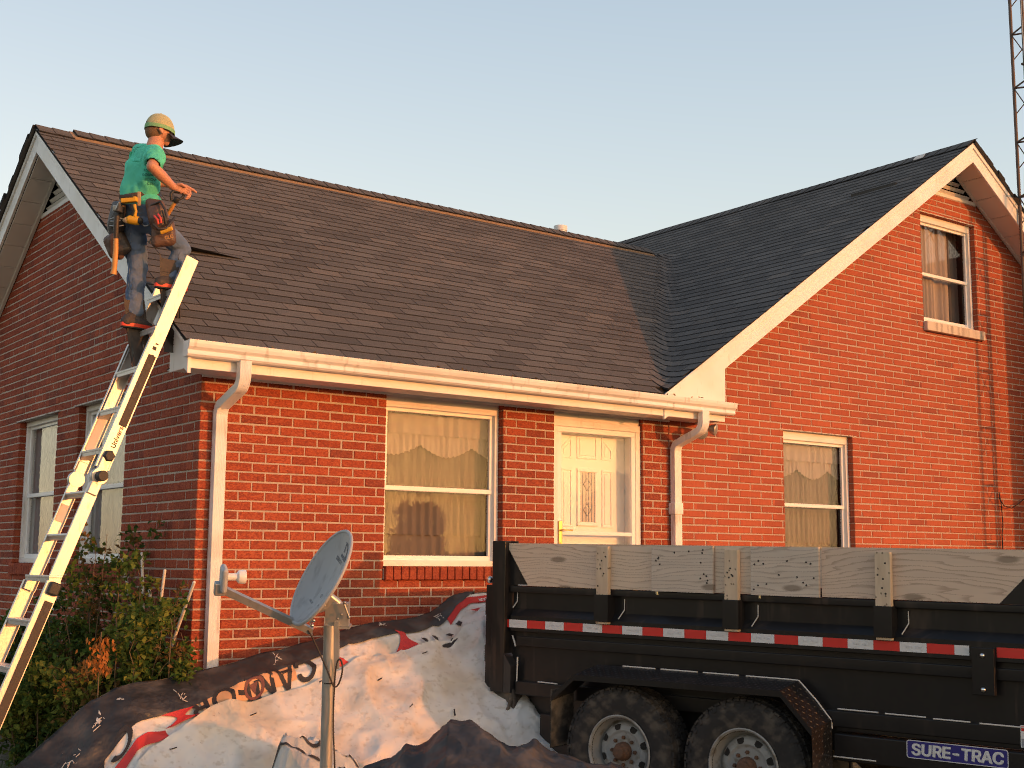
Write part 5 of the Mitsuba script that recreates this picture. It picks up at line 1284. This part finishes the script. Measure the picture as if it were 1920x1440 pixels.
shrub('leafy_shrub', 'yellowish green shrub in front of the others above the black fold', (-.80, .70, 0), 22, .95, .55, ['leaf_yellow', 'leaf_green', 'leaf_yellow', 'leaf_dark'], 4200, (.04, .065))
shrub('leafy_shrub', 'dark green shrub behind the foot of the ladder', (-.55, 3.1, 0), 20, 1.15, .85, ['leaf_dark', 'leaf_green', 'leaf_yellow'], 3400, (.05, .08))
shrub('leafy_shrub', 'low mixed undergrowth between the tarp and the rose bush', (-.50, .15, 0), 20, .95, .45, ['leaf_green', 'leaf_yellow', 'leaf_brown', 'leaf_dark'], 3800, (.03, .055))
# strap leaved clump
dl = thing('daylily_clump', 'clump of long strap leaves at the left edge beside the tarp', 'plant')
for i in range(46):
    b = np.array([-1.05 + rng.normal(0, .16), 1.0 + rng.normal(0, .22), 0]); a = rng.uniform(0, 6.28); L_ = rng.uniform(.30, .62)
    t = np.linspace(0, 1, 9); out = np.array([math.cos(a), math.sin(a), 0]); w = rng.uniform(.010, .018)
    c = b + np.outer(t*L_*(.35 + .5*t), out) + np.outer(L_*(1.25*t - .95*t**2.2), [0, 0, 1])
    sd_ = np.array([-math.sin(a), math.cos(a), 0]); wv = w*np.sin(np.pi*np.clip(t*.93+.07, 0, 1))**.6
    V = np.vstack([c - sd_*wv[:, None], c + [0, 0, -.004], c + sd_*wv[:, None]]); n9 = 9; F = []
    for j in range(8):
        F += [(j, j+1, n9+j+1), (j, n9+j+1, n9+j), (n9+j, n9+j+1, 2*n9+j+1), (n9+j, 2*n9+j+1, 2*n9+j)]
    put('leaf', trimesh.Trimesh(V, F, process=False), ('leaf_green', 'leaf_dark', 'leaf_blue')[i % 3], dl, smooth=True)
# withered orange leaves
c0 = on(188, 1225, 0, -.72); n_ = 150
P = np.stack([c0[0] + rng.normal(0, .035, n_), c0[1] + rng.normal(0, .05, n_), c0[2] + rng.uniform(-.11, .11, n_)], -1)
wl_ = thing('withered_spray', 'withered orange leaf spray hanging in the middle of the shrubs', 'plant')
put('foliage', leaf_cloud(P, rng.normal(0, .5, (n_, 3)) + [0, 0, -1.2], rng.uniform(.03, .05, n_), rng.uniform(.008, .013, n_)), 'leaf_dead', wl_, kind='stuff')
put('stem', tube([(c0[0], c0[1], c0[2]+.13), (c0[0], c0[1]+.01, c0[2]-.10), (c0[0]+.02, c0[1]+.05, .02)], .004, 5), 'twig', wl_)
# white plastic stakes
descs = ['white plastic stake leaning left near the window sill', 'tallest upright white plastic stake in the rose bush', 'white plastic stake second from the house corner', 'white plastic stake leaning towards the house corner', 'short white plastic stub standing amid the rose leaves']
for (a, b), ds in zip((((228, 1050), (240, 1100)), ((266, 1038), (268, 1110)), ((309, 1070), (300, 1140)), ((364, 1092), (320, 1215)), ((280, 1107), (284, 1130))), descs):
    p, q = on(*a, 0, -.13), on(*b, 0, -.13); d_ = (p-q)/np.linalg.norm(p-q); e_ = q - d_*(q[2]/d_[2]) - d_*.05
    solo('plant_stake', cat([tube([e_, q, p], .0105, 12), hullb((p, .0105))]), 'pvc_white', ds, 'stake', smooth=40, group='white plastic stakes among the roses')
for a, b in (((268, 1195), (270, 1255)), ((276, 1205), (275, 1245)), ((287, 1215), (284, 1245))):
    p, q = on(*a, 0, -.13), on(*b, 0, -.13); d_ = (p-q)/np.linalg.norm(p-q); e_ = q - d_*(q[2]/d_[2]) - d_*.05
    solo('plant_stake', tube([e_, q, p], .0095, 10), 'pvc_white', 'short weathered stake low in the rose bush, ' + {268: 'leftmost of the three', 276: 'middle one of three', 287: 'nearest to the house corner'}[a[0]], 'stake', smooth=40, group='short stakes at the foot of the rose bush')
# edging and bare soil at the left
solo('garden_edging', cat([rbx((-1.75 + .02*i, 1.2 + .62*i, -.02), (-1.62 + .02*i, 1.80 + .62*i, .09), .01) for i in range(5)]), 'concrete', 'low concrete bed edging at the bottom left corner', 'edging', smooth=30)
tuft = rng.uniform(-1, 1, (2600, 2))*[4.5, 5.0] + [-2.2, 1.0]
tuft = tuft[(tuft[:, 0] < -.05)]; n_ = len(tuft)
solo('grass', leaf_cloud(np.c_[tuft, 0*tuft[:, 0]], np.c_[rng.normal(0, .35, (n_, 2)), np.ones(n_)], rng.uniform(.05, .13, n_), rng.uniform(.003, .005, n_), 0), 'leaf_green', 'short grass and weeds along the bed', 'grass', kind='stuff')

# ------------------------------------------------------------------ the roofer on the ladder
pn = thing('person', 'person in green shirt and tan cap climbing the ladder with a tool in hand', 'person')
J = dict(head=at(299, 245, 8.78), neck=at(294, 269, 8.75), nb=at(288, 281, 8.74), rs=at(294, 293, 8.63), ls=at(262, 288, 8.86), ch=at(274, 312, 8.74),
    rel=at(285, 312, 8.53), rwr=at(325, 351, 8.64), lel=at(292, 325, 9.03), lwr=at(300, 345, 9.10), wa=at(262, 366, 8.74), hip=at(264, 405, 8.74),
    rh=at(287, 412, 8.67), lh=at(249, 412, 8.79), lk=at(259, 497, 8.74), la=at(251, 585, 8.68), rk=at(341, 466, 8.80), ra=at(317, 521, 8.70))
ex = RT; ez = UP
# head with face, ears, neck; arms and hands: one continuous skin
HF = RT*.86 + FW*.52; HF -= ez*0; HF /= np.linalg.norm(HF)          # where the face looks
HF = HF - np.array([0, 0, .12]); HF /= np.linalg.norm(HF)
HR = np.cross(HF, [0, 0, 1]); HR /= np.linalg.norm(HR); HU = np.cross(HR, HF)
h = J['head'] + HU*.005
hand_f = RT*.80 + FW*.30 - UP*.10; hand_f /= np.linalg.norm(hand_f)
hs = np.cross(hand_f, FW); hs /= np.linalg.norm(hs); hs = hs if hs[2] > 0 else -hs        # up across the back of the hand
w = J['rwr']
bones = [
    [(h + HU*.020 - HF*.010, .080), (h - HU*.018 + HF*.010, .070)], [(h - HU*.045 + HF*.030, .048), (h - HU*.078 + HF*.050, .024), (h + HU*.01 + HF*.035, .055)],
    [(h - HU*.015 + HF*.082, .009), (h - HU*.034 + HF*.094, .010), (h - HU*.02 + HF*.070, .014)], [(h - HU*.058 + HF*.068, .013), (h - HU*.050 + HF*.066, .016)],
    [(h + HR*.076 - HU*.018 - HF*.004, .011), (h + HR*.078 - HU*.042 + HF*.000, .009), (h + HR*.080 - HU*.022 - HF*.018, .010)], [(h - HR*.076 - HU*.018 - HF*.004, .011), (h - HR*.078 - HU*.042, .009)],
    [(h - HU*.045 - HF*.012, .050), (J['neck'], .048), (J['nb'], .056)],
    [(J['nb'] - UP*.02, .040), (J['rs'] - UP*.004, .036)], [(J['nb'] - UP*.02, .040), (J['ls'] - UP*.004, .036)], [(J['nb'] - UP*.02, .040), (J['ch'], .065)], [(J['ch'], .065), (J['wa'], .065)],
    [(J['rs'], .044), (J['rel'], .036)], [(J['rel'], .036), (J['rel']*.6 + w*.4, .038)], [(J['rel']*.6 + w*.4, .038), (w, .025)],
    [(J['ls'], .044), (J['lel'], .034)], [(J['lel'], .034), (J['lwr'], .024)], [(J['lwr'], .024), (J['lwr'] + RT*.05, .02)],
    [(J['hip'], .06), (J['wa'], .065)], [(J['rh'], .045), (J['rk'], .032)], [(J['rk'], .032), (J['ra'], .028)], [(J['lh'], .045), (J['lk'], .032)], [(J['lk'], .032), (J['la'], .028)], [(J['hip'], .06), (J['rh'], .045)], [(J['hip'], .06), (J['lh'], .045)]]
# right hand: palm, then thumb and four fingers closing over the grip below
pc = w + hand_f*.045
bones += [[(w, .025), (pc + hs*.016, .021), (pc - hs*.018, .019)], [(pc + hs*.016, .020), (pc - hs*.018, .018), (pc + hand_f*.030 + hs*.014, .016), (pc + hand_f*.028 - hs*.022, .015)]]
K = pc + hand_f*.034
for i, (o, ln) in enumerate(((.022, 1.0), (.006, 1.08), (-.010, 1.0), (-.024, .82))):
    a = K + hs*o; b = a + hand_f*.026*ln - UP*.010; c = b + hand_f*.006 - UP*.022*ln - FW*.006; d = c - hand_f*.014 - UP*.012 - FW*.010
    if i == 0: c = b + hand_f*.026 - UP*.010; d = c + hand_f*.016 - UP*.010
    bones += [[(a, .0105), (b, .0098)], [(b, .0098), (c, .009)], [(c, .009), (d, .0082)]]
tb0 = pc - hand_f*.015 + hs*.020 - FW*.012
bones += [[(tb0, .013), (tb0 + hand_f*.028 + hs*.004 - FW*.016, .0105)], [(tb0 + hand_f*.028 + hs*.004 - FW*.016, .0105), (tb0 + hand_f*.052 - UP*.006 - FW*.016, .009)]]
put('body', blob(bones, .008, 6), 'skin', pn, smooth=True)
for s_ in (-1, 1): put('eye', hullb((h + HR*.030*s_ + HF*.076 - HU*.004, .011)), 'paint_white', pn, smooth=True)
put('hair', blob([[(h + HU*.030 - HF*.020, .074), (h - HU*.022 - HF*.022, .066)], [(h - HU*.035 - HF*.036, .050), (h - HU*.02 - HF*.03, .066)]], .012, 6), 'hair', pn, smooth=True)
# cap: tan mesh crown with an opening at the back, dark brim
def capm(U, V):                                       # U: azimuth (0 = forwards), V: 0 rim .. 1 top
    r = np.cos(V*np.pi/2)**.8; z = np.sin(V*np.pi/2)
    sc = np.where(np.cos(U) > 0, 1.03, 1.0)
    return h - HU*.012 + np.multiply.outer(r*np.cos(U)*sc, HF)*.100 + np.multiply.outer(r*np.sin(U), HR)*.091 + np.multiply.outer(z, HU)*.122 - np.multiply.outer((1-V)*np.cos(U)*.010, HU)
U_ = np.linspace(-np.pi, np.pi, 73); V_ = np.linspace(0, 1, 17)
g = grid(capm, U_, V_); cen = g.triangles_center
uu = np.arctan2((cen - h)@HR, (cen-h)@HF); vv = ((cen - h + HU*.012)@HU)/.122
hole = (np.abs(np.abs(uu) - np.pi) < .42) & (vv > .12) & (vv < .50 - .9*(np.abs(np.abs(uu)-np.pi)/.6)**2)
g.update_faces(~hole)
cp = put('cap', g, 'cap_tan', pn, smooth=True)
put('cap_button', hullb((h + HU*.113, .008)), 'cap_tan', cp, smooth=True)
put('strap', grid(lambda U, V: capm(U, -.02 + V*.17) + np.multiply.outer(0*U + 1, -HF*.002), np.linspace(np.pi-.6, np.pi+.6, 20), np.linspace(0, 1, 4)), 'cap_green', cp, smooth=True)
put('band', grid(lambda U, V: capm(U, V*.13) + np.multiply.outer(np.cos(U), HF)*.0025 + np.multiply.outer(np.sin(U), HR)*.0025, np.linspace(-np.pi+.55, np.pi-.55, 50), np.linspace(-.05, 1, 4)), 'cap_green', cp, smooth=True)
def brim(U, V):
    a = (U-.5)*2.1; rr_ = .090 + V*.075*np.cos(a*.72)
    return h - HU*.026 + np.multiply.outer(rr_*np.cos(a), HF) + np.multiply.outer(rr_*np.sin(a)*.92, HR) - np.multiply.outer(V*.030 + .022*np.sin(a)**2*(.3+V), HU)
put('brim', grid(brim, np.linspace(0, 1, 25), np.linspace(-.05, 1, 8)), 'cap_dark', cp, smooth=True)
# shirt
def mixp(a, b, t): return J[a]*(1-t) + J[b]*t
lo = at(262, 366, 8.74)
sh = blob([[(J['nb'] - UP*.008, .062), (J['rs'] - RT*.004, .062)], [(J['nb'] - UP*.008, .062), (J['ls'], .062)], [(J['nb'] - UP*.008, .060), (at(282, 318, 8.70), .075), (at(258, 318, 8.80), .075), (J['rs'], .055), (J['ls'], .055)], [(J['rs'] + (0, 0, -.01), .062), (mixp('rs', 'rel', .62), .053)], [(J['ls'], .060), (mixp('ls', 'lel', .55), .052)],
    [(J['rs'] - RT*.02, .060), (at(282, 318, 8.70), .075)], [(J['ls'], .060), (at(258, 318, 8.80), .075)],
    [(at(282, 315, 8.69), .078), (at(256, 315, 8.80), .074), (at(252, 340, 8.76), .080), (at(278, 345, 8.68), .080)],
    [(at(252, 340, 8.76), .080), (at(278, 345, 8.68), .080), (at(247, 366, 8.74), .080), (at(276, 368, 8.70), .078)]], .014, 8)
# open the sleeves and the hem: keep only what lies above the belt and inside the sleeve ends
fc = sh.triangles_center; up_belt = (fc - at(262, 366, 8.74))@UP
ax_r = (J['rel']-J['rs'])/np.linalg.norm(J['rel']-J['rs'])
keep = up_belt > -.012
t_r = (fc - J['rs'])@ax_r; near_r = np.linalg.norm(fc - J['rs'] - t_r[:, None]*ax_r, axis=1) < .075
keep &= ~((t_r > np.linalg.norm(J['rel']-J['rs'])*.80) & near_r & ((fc-J['rs'])@(-FW) > -.02) & ((fc - at(290, 318, 8.60))@FW < .02))
sh.update_faces(keep)
wr = .012*np.sin(sh.vertices@(UP*34 + RT*26))*meshkit.noise(sh.vertices*9); sh.vertices += sh.vertex_normals*wr[:, None]*.8
shk = put('shirt', sh, 'shirt_green', pn, smooth=True, label='mint green t-shirt with dark print on the back')
rowsP = []
for i, (t, hgt) in enumerate((('PROUD', .030), ('TO SERVE OUR', .015), ('COMMUNITY', .017), ('ROOFING', .015), ('CREW', .015))):
    m = meshkit.text_mesh(t, hgt, .0004, True); wdt = np.ptp(m.vertices[:, 0]); m.vertices[:, 0] = (m.vertices[:, 0] - wdt/2)*min(1, .14/wdt)
    m.vertices += [0, .070 - i*.030 - (.012 if i else 0), 0]; rowsP.append(m)
tm = cat(rowsP); o_ = at(258, 322, 8.45)
d_ = FW*.93 + RT*.36; d_ /= np.linalg.norm(d_); sx_ = np.cross(d_, UP); sx_ /= np.linalg.norm(sx_)
rays_o = o_ + np.outer(tm.vertices[:, 0], sx_) + np.outer(tm.vertices[:, 1], UP + RT*.12)
tri = sh.triangles; from trimesh.ray.ray_triangle import RayMeshIntersector
loc, ir, _ = RayMeshIntersector(sh).intersects_location(rays_o, np.repeat(d_[None], len(rays_o), 0), multiple_hits=False)
hitp = np.full((len(rays_o), 3), np.nan); hitp[ir] = loc
okf = ~np.isnan(hitp[tm.faces]).any(axis=(1, 2))
put('print', trimesh.Trimesh(np.nan_to_num(hitp) - d_*.003, tm.faces[okf], process=False), 'shirt_print', shk)
# jeans
je = blob([[(at(250, 384, 8.75), .082), (at(280, 386, 8.69), .080), (at(249, 415, 8.78), .086), (at(284, 416, 8.69), .084)],
    [(at(249, 415, 8.78), .086), (J['lk'], .066)], [(J['lk'], .066), (at(252, 560, 8.70), .060)], [(at(252, 560, 8.70), .058), (at(252, 583, 8.68), .058)],
    [(at(286, 416, 8.69), .082), (J['rk'], .062)], [(J['rk'], .062), (mixp('rk', 'ra', .6), .054)], [(mixp('rk', 'ra', .6), .054), (J['ra'] + RT*.004 - UP*.0, .050)]], .013, 8)
wr = .010*np.sin(je.vertices@(UP*62 + RT*18))*(meshkit.noise(je.vertices*8)); je.vertices += je.vertex_normals*wr[:, None]*.7
put('jeans', je, 'denim', pn, smooth=True)
put('undershirt', blob([[(at(250, 380, 8.745), .085), (at(280, 381, 8.69), .083)]], .02, 4), 'shirt_green', pn, smooth=True)
# shoes: dark uppers, red midsoles
def shoe(heel, toe, ankle, up):
    k = put('shoe', blob([[(heel + up*.030, .038), (ankle, .044)], [(heel + up*.028, .036), (toe + up*.022, .028)], [(ankle - up*.02, .040), ((heel+toe)/2 + up*.035, .034), (toe + up*.02, .028)]], .010, 4), 'shoe_dark', pn, smooth=True)
    ax = (toe-heel)/np.linalg.norm(toe-heel); s_ = np.cross(ax, up); s_ /= np.linalg.norm(s_); L_ = np.linalg.norm(toe-heel)
    t = np.linspace(0, 2*np.pi, 40); px_ = L_/2 + (L_/2 + .040)*np.cos(t); wv = .040*np.sign(np.sin(t))*np.abs(np.sin(t))**.7*(1 + .12*np.cos(t))
    pl = Polygon(np.c_[px_, wv]); 
    def lay(p, z0, th): return xf(extr(p, th), frame(heel + up*z0, ax, s_, up) if np.dot(np.cross(ax, s_), up) > 0 else frame(heel + up*z0, ax, -s_, up))
    put('midsole', lay(pl, -.004, .024), 'sole_red', k); put('outsole', lay(pl.buffer(-.002), -.012, .008), 'sole_black', k)
zup = np.array([0, 0, 1.0])
rz1 = 3.128 + .016; rz2 = 3.391 + .016
hl = on(233, 603, 2, rz1); 
hl = at(237, 603, 8.60); hl[2] = rz1 + .010; tl = hl + np.array([.165, .03, -.004])
shoe(hl, tl, at(250, 590, 8.68), zup)
hr_ = at(300, 534, 8.60); hr_[2] = rz2 + .010; tr_ = hr_ + np.array([.16, .02, -.002])
shoe(hr_, tr_, at(316, 526, 8.69), zup)
# tool belt with pouches (worn, but a thing of its own)
bt = thing('tool_belt', 'brown leather tool belt with pouches round the waist', 'tool belt')
bc = at(263, 373, 8.735)
Rv = RT*.95 + FW*-.05
th2 = np.linspace(0, 2*np.pi, 49)
def ringp(a, r1=.150, r2=.112): return bc + np.outer(np.cos(a)*r1, RT*.97 - FW*.25) + np.outer(np.sin(a)*r2, FW*.95 + RT*.2) - np.outer(np.cos(a)*-.014, UP)
rp = ringp(th2)
belt = grid(lambda U, V: ringp(U.reshape(-1)).reshape(U.shape + (3,)) + np.multiply.outer(V, UP), th2, np.linspace(-.028, .026, 4))
put('belt', belt, 'leather_brown', bt, smooth=True)
put('webbing', xf(rbx((-.012, -.006, -.05), (.012, .006, .045), .004), frame(at(261, 372, 8.585), RT, FW, UP)), 'webbing_tan', bt, smooth=30)
def pouch(pts, mat, name, edge=.011):
    return put(name, blob([[(at(x, y, z), r) for x, y, z, r in grp] for grp in pts], edge, 5), mat, bt, smooth=True)
pouch([[(281, 380, 8.58, .030), (299, 384, 8.55, .034), (292, 410, 8.53, .050), (306, 415, 8.55, .046)], [(292, 410, 8.53, .050), (306, 418, 8.55, .046), (296, 424, 8.53, .045)]], 'leather_brown', 'pouch')
k_ = pouch([[(293, 428, 8.53, .032), (318, 422, 8.56, .034), (293, 455, 8.53, .034), (319, 450, 8.56, .040)]], 'leather_brown', 'pouch')
put('pouch_rim', tube([at(288, 421, 8.45), at(298, 430, 8.44), at(312, 428, 8.45), at(322, 415, 8.50), at(327, 408, 8.56)], .010, 8), 'leather_black', bt, smooth=True)
put('pouch_lining', xf(rbx((-.045, -.01, -.014), (.045, .012, .014), .008), frame(at(312, 432, 8.455), RT*.9 + UP*.35, FW, UP*.9 - RT*.35)), 'tool_yellow', bt, smooth=30)
put('pouch_rim', tube([at(283, 386, 8.53), at(300, 378, 8.50), at(309, 392, 8.48), at(313, 408, 8.47), at(309, 420, 8.47)], .008, 8), 'leather_black', bt, smooth=True)
t = lettering('CLC', .022, frame(at(309, 449, 8.40), RT*.95 + UP*.2, UP*.95 - RT*.2, -FW), .002); put('lettering', t, 'handle_wood', bt)
pouch([[(217, 384, 8.70, .026), (228, 386, 8.64, .030), (214, 420, 8.70, .046), (224, 425, 8.66, .040)], [(214, 425, 8.70, .046), (224, 470, 8.68, .048), (238, 466, 8.68, .032)]], 'leather_black', 'pouch')
pouch([[(205, 452, 8.70, .040), (213, 446, 8.66, .034), (214, 476, 8.68, .036), (224, 478, 8.68, .034)]], 'leather_brown', 'pouch')
for pts in ([(207, 411, 8.62), (218, 407, 8.56), (232, 411, 8.58), (236, 417, 8.62)], [(206, 423, 8.62), (219, 425, 8.55), (232, 422, 8.58)], [(266, 420, 8.57), (272, 424, 8.53), (280, 422, 8.54), (283, 414, 8.58)], [(207, 415, 8.6), (220, 415, 8.56), (226, 413, 8.58)]):
    put('hammer_loop', tube([at(*p) for p in pts], .005, 8), 'tool_steel', bt, smooth=True)
put('pliers', cat([tube([at(289, 405, 8.46), at(295, 412, 8.44), at(297, 420, 8.45)], .008, 8), tube([at(296, 402, 8.46), at(301, 409, 8.44), at(302, 418, 8.45)], .008, 8)]), 'tool_red', bt, smooth=True)
put('driver', tube([at(304, 394, 8.46), at(309, 408, 8.46), at(311, 420, 8.47)], [.006, .010, .010], 8), 'rubber_black', bt, smooth=True)
# cordless drill hanging at the back of the belt
dr_ = thing('cordless_drill', 'yellow and black cordless drill hanging at the back of the belt', 'drill')
def boxat(px, py, Z, sx, sy, sz, ang, r=.006):
    x = RT*math.cos(ang) + UP*math.sin(ang); z = UP*math.cos(ang) - RT*math.sin(ang)
    return xf(rbx((-sx/2, -sy/2, -sz/2), (sx/2, sy/2, sz/2), r), frame(at(px, py, Z), x, FW, z))
put('battery', boxat(243, 375, 8.57, .105, .060, .034, .10), 'tool_yellow', dr_, smooth=30)
put('battery_cover', cat([boxat(240, 369, 8.565, .085, .055, .024, .05), boxat(229, 370, 8.565, .03, .05, .03, .1)]), 'rubber_black', dr_, smooth=30)
put('grip', cat([tube([at(249, 383, 8.565), at(252, 396, 8.56), at(250, 408, 8.56)], [.020, .016, .021], 12)]), 'rubber_black', dr_, smooth=True)
put('grip_panel', tube([at(252, 384, 8.553), at(255, 396, 8.547), at(253, 406, 8.547)], [.012, .009, .012], 10), 'tool_yellow', dr_, smooth=True)
put('housing', hullb((at(244, 412, 8.555), .029), (at(257, 414, 8.555), .030)), 'tool_yellow', dr_, smooth=True)
put('motor_cap', hullb((at(262, 414, 8.55), .024)), 'rubber_black', dr_, smooth=True)
put('chuck', hullb((at(238, 413, 8.555), .022), (at(234, 413, 8.555), .015)), 'webbing_tan', dr_, smooth=True)
# claw hammer in the left loop
hm = thing('claw_hammer', 'hammer with an orange wooden handle hanging from the belt', 'hammer')
put('handle', tube([at(217.5, 445, 8.555), at(217, 470, 8.55), at(215.5, 490, 8.55), at(214, 505, 8.55), at(212.5, 514, 8.55)], [.0155, .017, .018, .0175, .022], 14), 'handle_wood', hm, smooth=40)
put('shaft', tube([at(219, 405, 8.555), at(218, 425, 8.55), at(217.5, 447, 8.555)], [.019, .018, .0165], 12), 'leather_black', hm, smooth=40)
put('head', cat([xf(rbx((-.02, -.05, -.02), (.02, .05, .022), .006), frame(at(221, 392, 8.56), RT, FW, UP)), tube([at(221, 392, 8.51), at(223, 386, 8.49), at(224, 378, 8.48)], [.018, .014, .006], 8)]), 'tool_steel', hm, smooth=40)
# shingle remover held in the right hand
sv = thing('roofing_shovel', 'tool with a black grip and wooden shaft held in the right hand', 'roofing shovel')
gp = pc + hand_f*.012 - UP*.022 - FW*.004
ja = at(329, 378, 8.63); sd1 = at(307, 415, 8.68); blade = at(294, 438, 8.72)
put('shaft', tube([ja, sd1, blade], .0135, 12), 'handle_wood', sv, smooth=True)
put('grip', cat([tube([ja + (ja-sd1)*-.02, ja - UP*.0 + (ja-sd1)/np.linalg.norm(ja-sd1)*.03], .019, 12), tube([ja + UP*.01, at(321, 374, 8.62), at(320.5, 364, 8.62), at(325, 358, 8.63)], .010, 10), tube([ja + UP*.01 + RT*.01, at(340, 372, 8.66), at(345, 366, 8.67)], .009, 10), tube([at(324, 359, 8.63), gp, at(346, 366, 8.67)], .011, 10)]), 'rubber_black', sv, smooth=True)
put('blade', xf(rbx((-.06, -.004, -.09), (.06, .004, .02), .003), frame(blade, FW, (sd1-ja)/np.linalg.norm(sd1-ja)*0 + np.cross(FW, (ja-sd1)/np.linalg.norm(ja-sd1)), (ja-sd1)/np.linalg.norm(ja-sd1))), 'tool_steel', sv)

# ------------------------------------------------------------------ unseen trees, out of view, placed to darken the reflections in the panes
def tree_parts(seed, H_, R_):
    r_ = np.random.default_rng(seed); P, D = [], []
    tr_ = [tube([(0, 0, -.2), (.05, 0, H_*.3), (0, .1, H_*.75)], [H_*.03, H_*.022, H_*.006], 8)]
    for i in range(16):
        a = r_.uniform(0, 6.28); z = H_*r_.uniform(.28, .92); q = R_*(1.05 - abs(z/H_-.5)*1.2)*r_.uniform(.4, .8)
        c = np.array([math.cos(a)*q, math.sin(a)*q, z]); tr_.append(tube([(0, 0, z*.7), c*.6 + [0, 0, z*.3], c], [H_*.010, H_*.006, H_*.003], 5))
        n = 230; p = r_.normal(0, 1, (n, 3)); p /= np.linalg.norm(p, axis=1, keepdims=True); P.append(c + p*R_*.42*r_.uniform(.5, 1, (n, 1))); D.append(p + r_.normal(0, .6, (n, 3)))
    P, D = np.vstack(P), np.vstack(D)
    return cat(tr_), leaf_cloud(P, D, r_.uniform(.35, .65, len(P)), r_.uniform(.14, .26, len(P)))
TP = [tree_parts(11, 9.0, 4.2), tree_parts(12, 7.0, 3.4)]
TPD = [(mikit.ply(a, 'twig'), mikit.ply(b, 'leaf_dark')) for a, b in TP]
tree_words = ['broad dark tree across the yard', 'smaller rounded tree across the yard']
def plant_tree(x, y, i, sc, words):
    k = thing('unseen_tree', words, 'tree', 'unseen trees darkening the pane reflections')
    M = T4().translate([x, y, 0]).rotate([0, 0, 1], (x*37 + y*11) % 360).scale(sc)
    for nm, dct in (('trunk', TPD[i][0]), ('crown', TPD[i][1])):
        scene[k + '__' + nm] = {**dct, 'to_world': M}
side_w = ['first', 'second', 'third', 'fourth', 'fifth', 'sixth', 'seventh', 'eighth', 'ninth', 'tenth', 'eleventh', 'twelfth']
for j, az in enumerate((31, 36, 42.5, 47, 53, 59, 66)):
    d_ = 95 + 12*((j*7) % 3); a = math.radians(az)
    plant_tree(CAM[0] + d_*math.sin(a) + 4, CAM[1] - d_*math.cos(a), j % 2, .80 + .12*((j*5) % 4), side_w[j] + ' unseen tree across the yard, placed to darken the front panes, counted from the sunny end')
for j, az in enumerate((-62, -52, -44, -36, -29, -22, -15)):
    d_ = 38 + 5*((j*5) % 3); a = math.radians(az)
    plant_tree(CAM[0] + d_*math.sin(a) - 4, CAM[1] + 8 + d_*math.cos(a), (j+1) % 2, .85 + .1*((j*3) % 4), side_w[j] + ' unseen tree behind the house, placed to darken the side panes, counted from the far left')
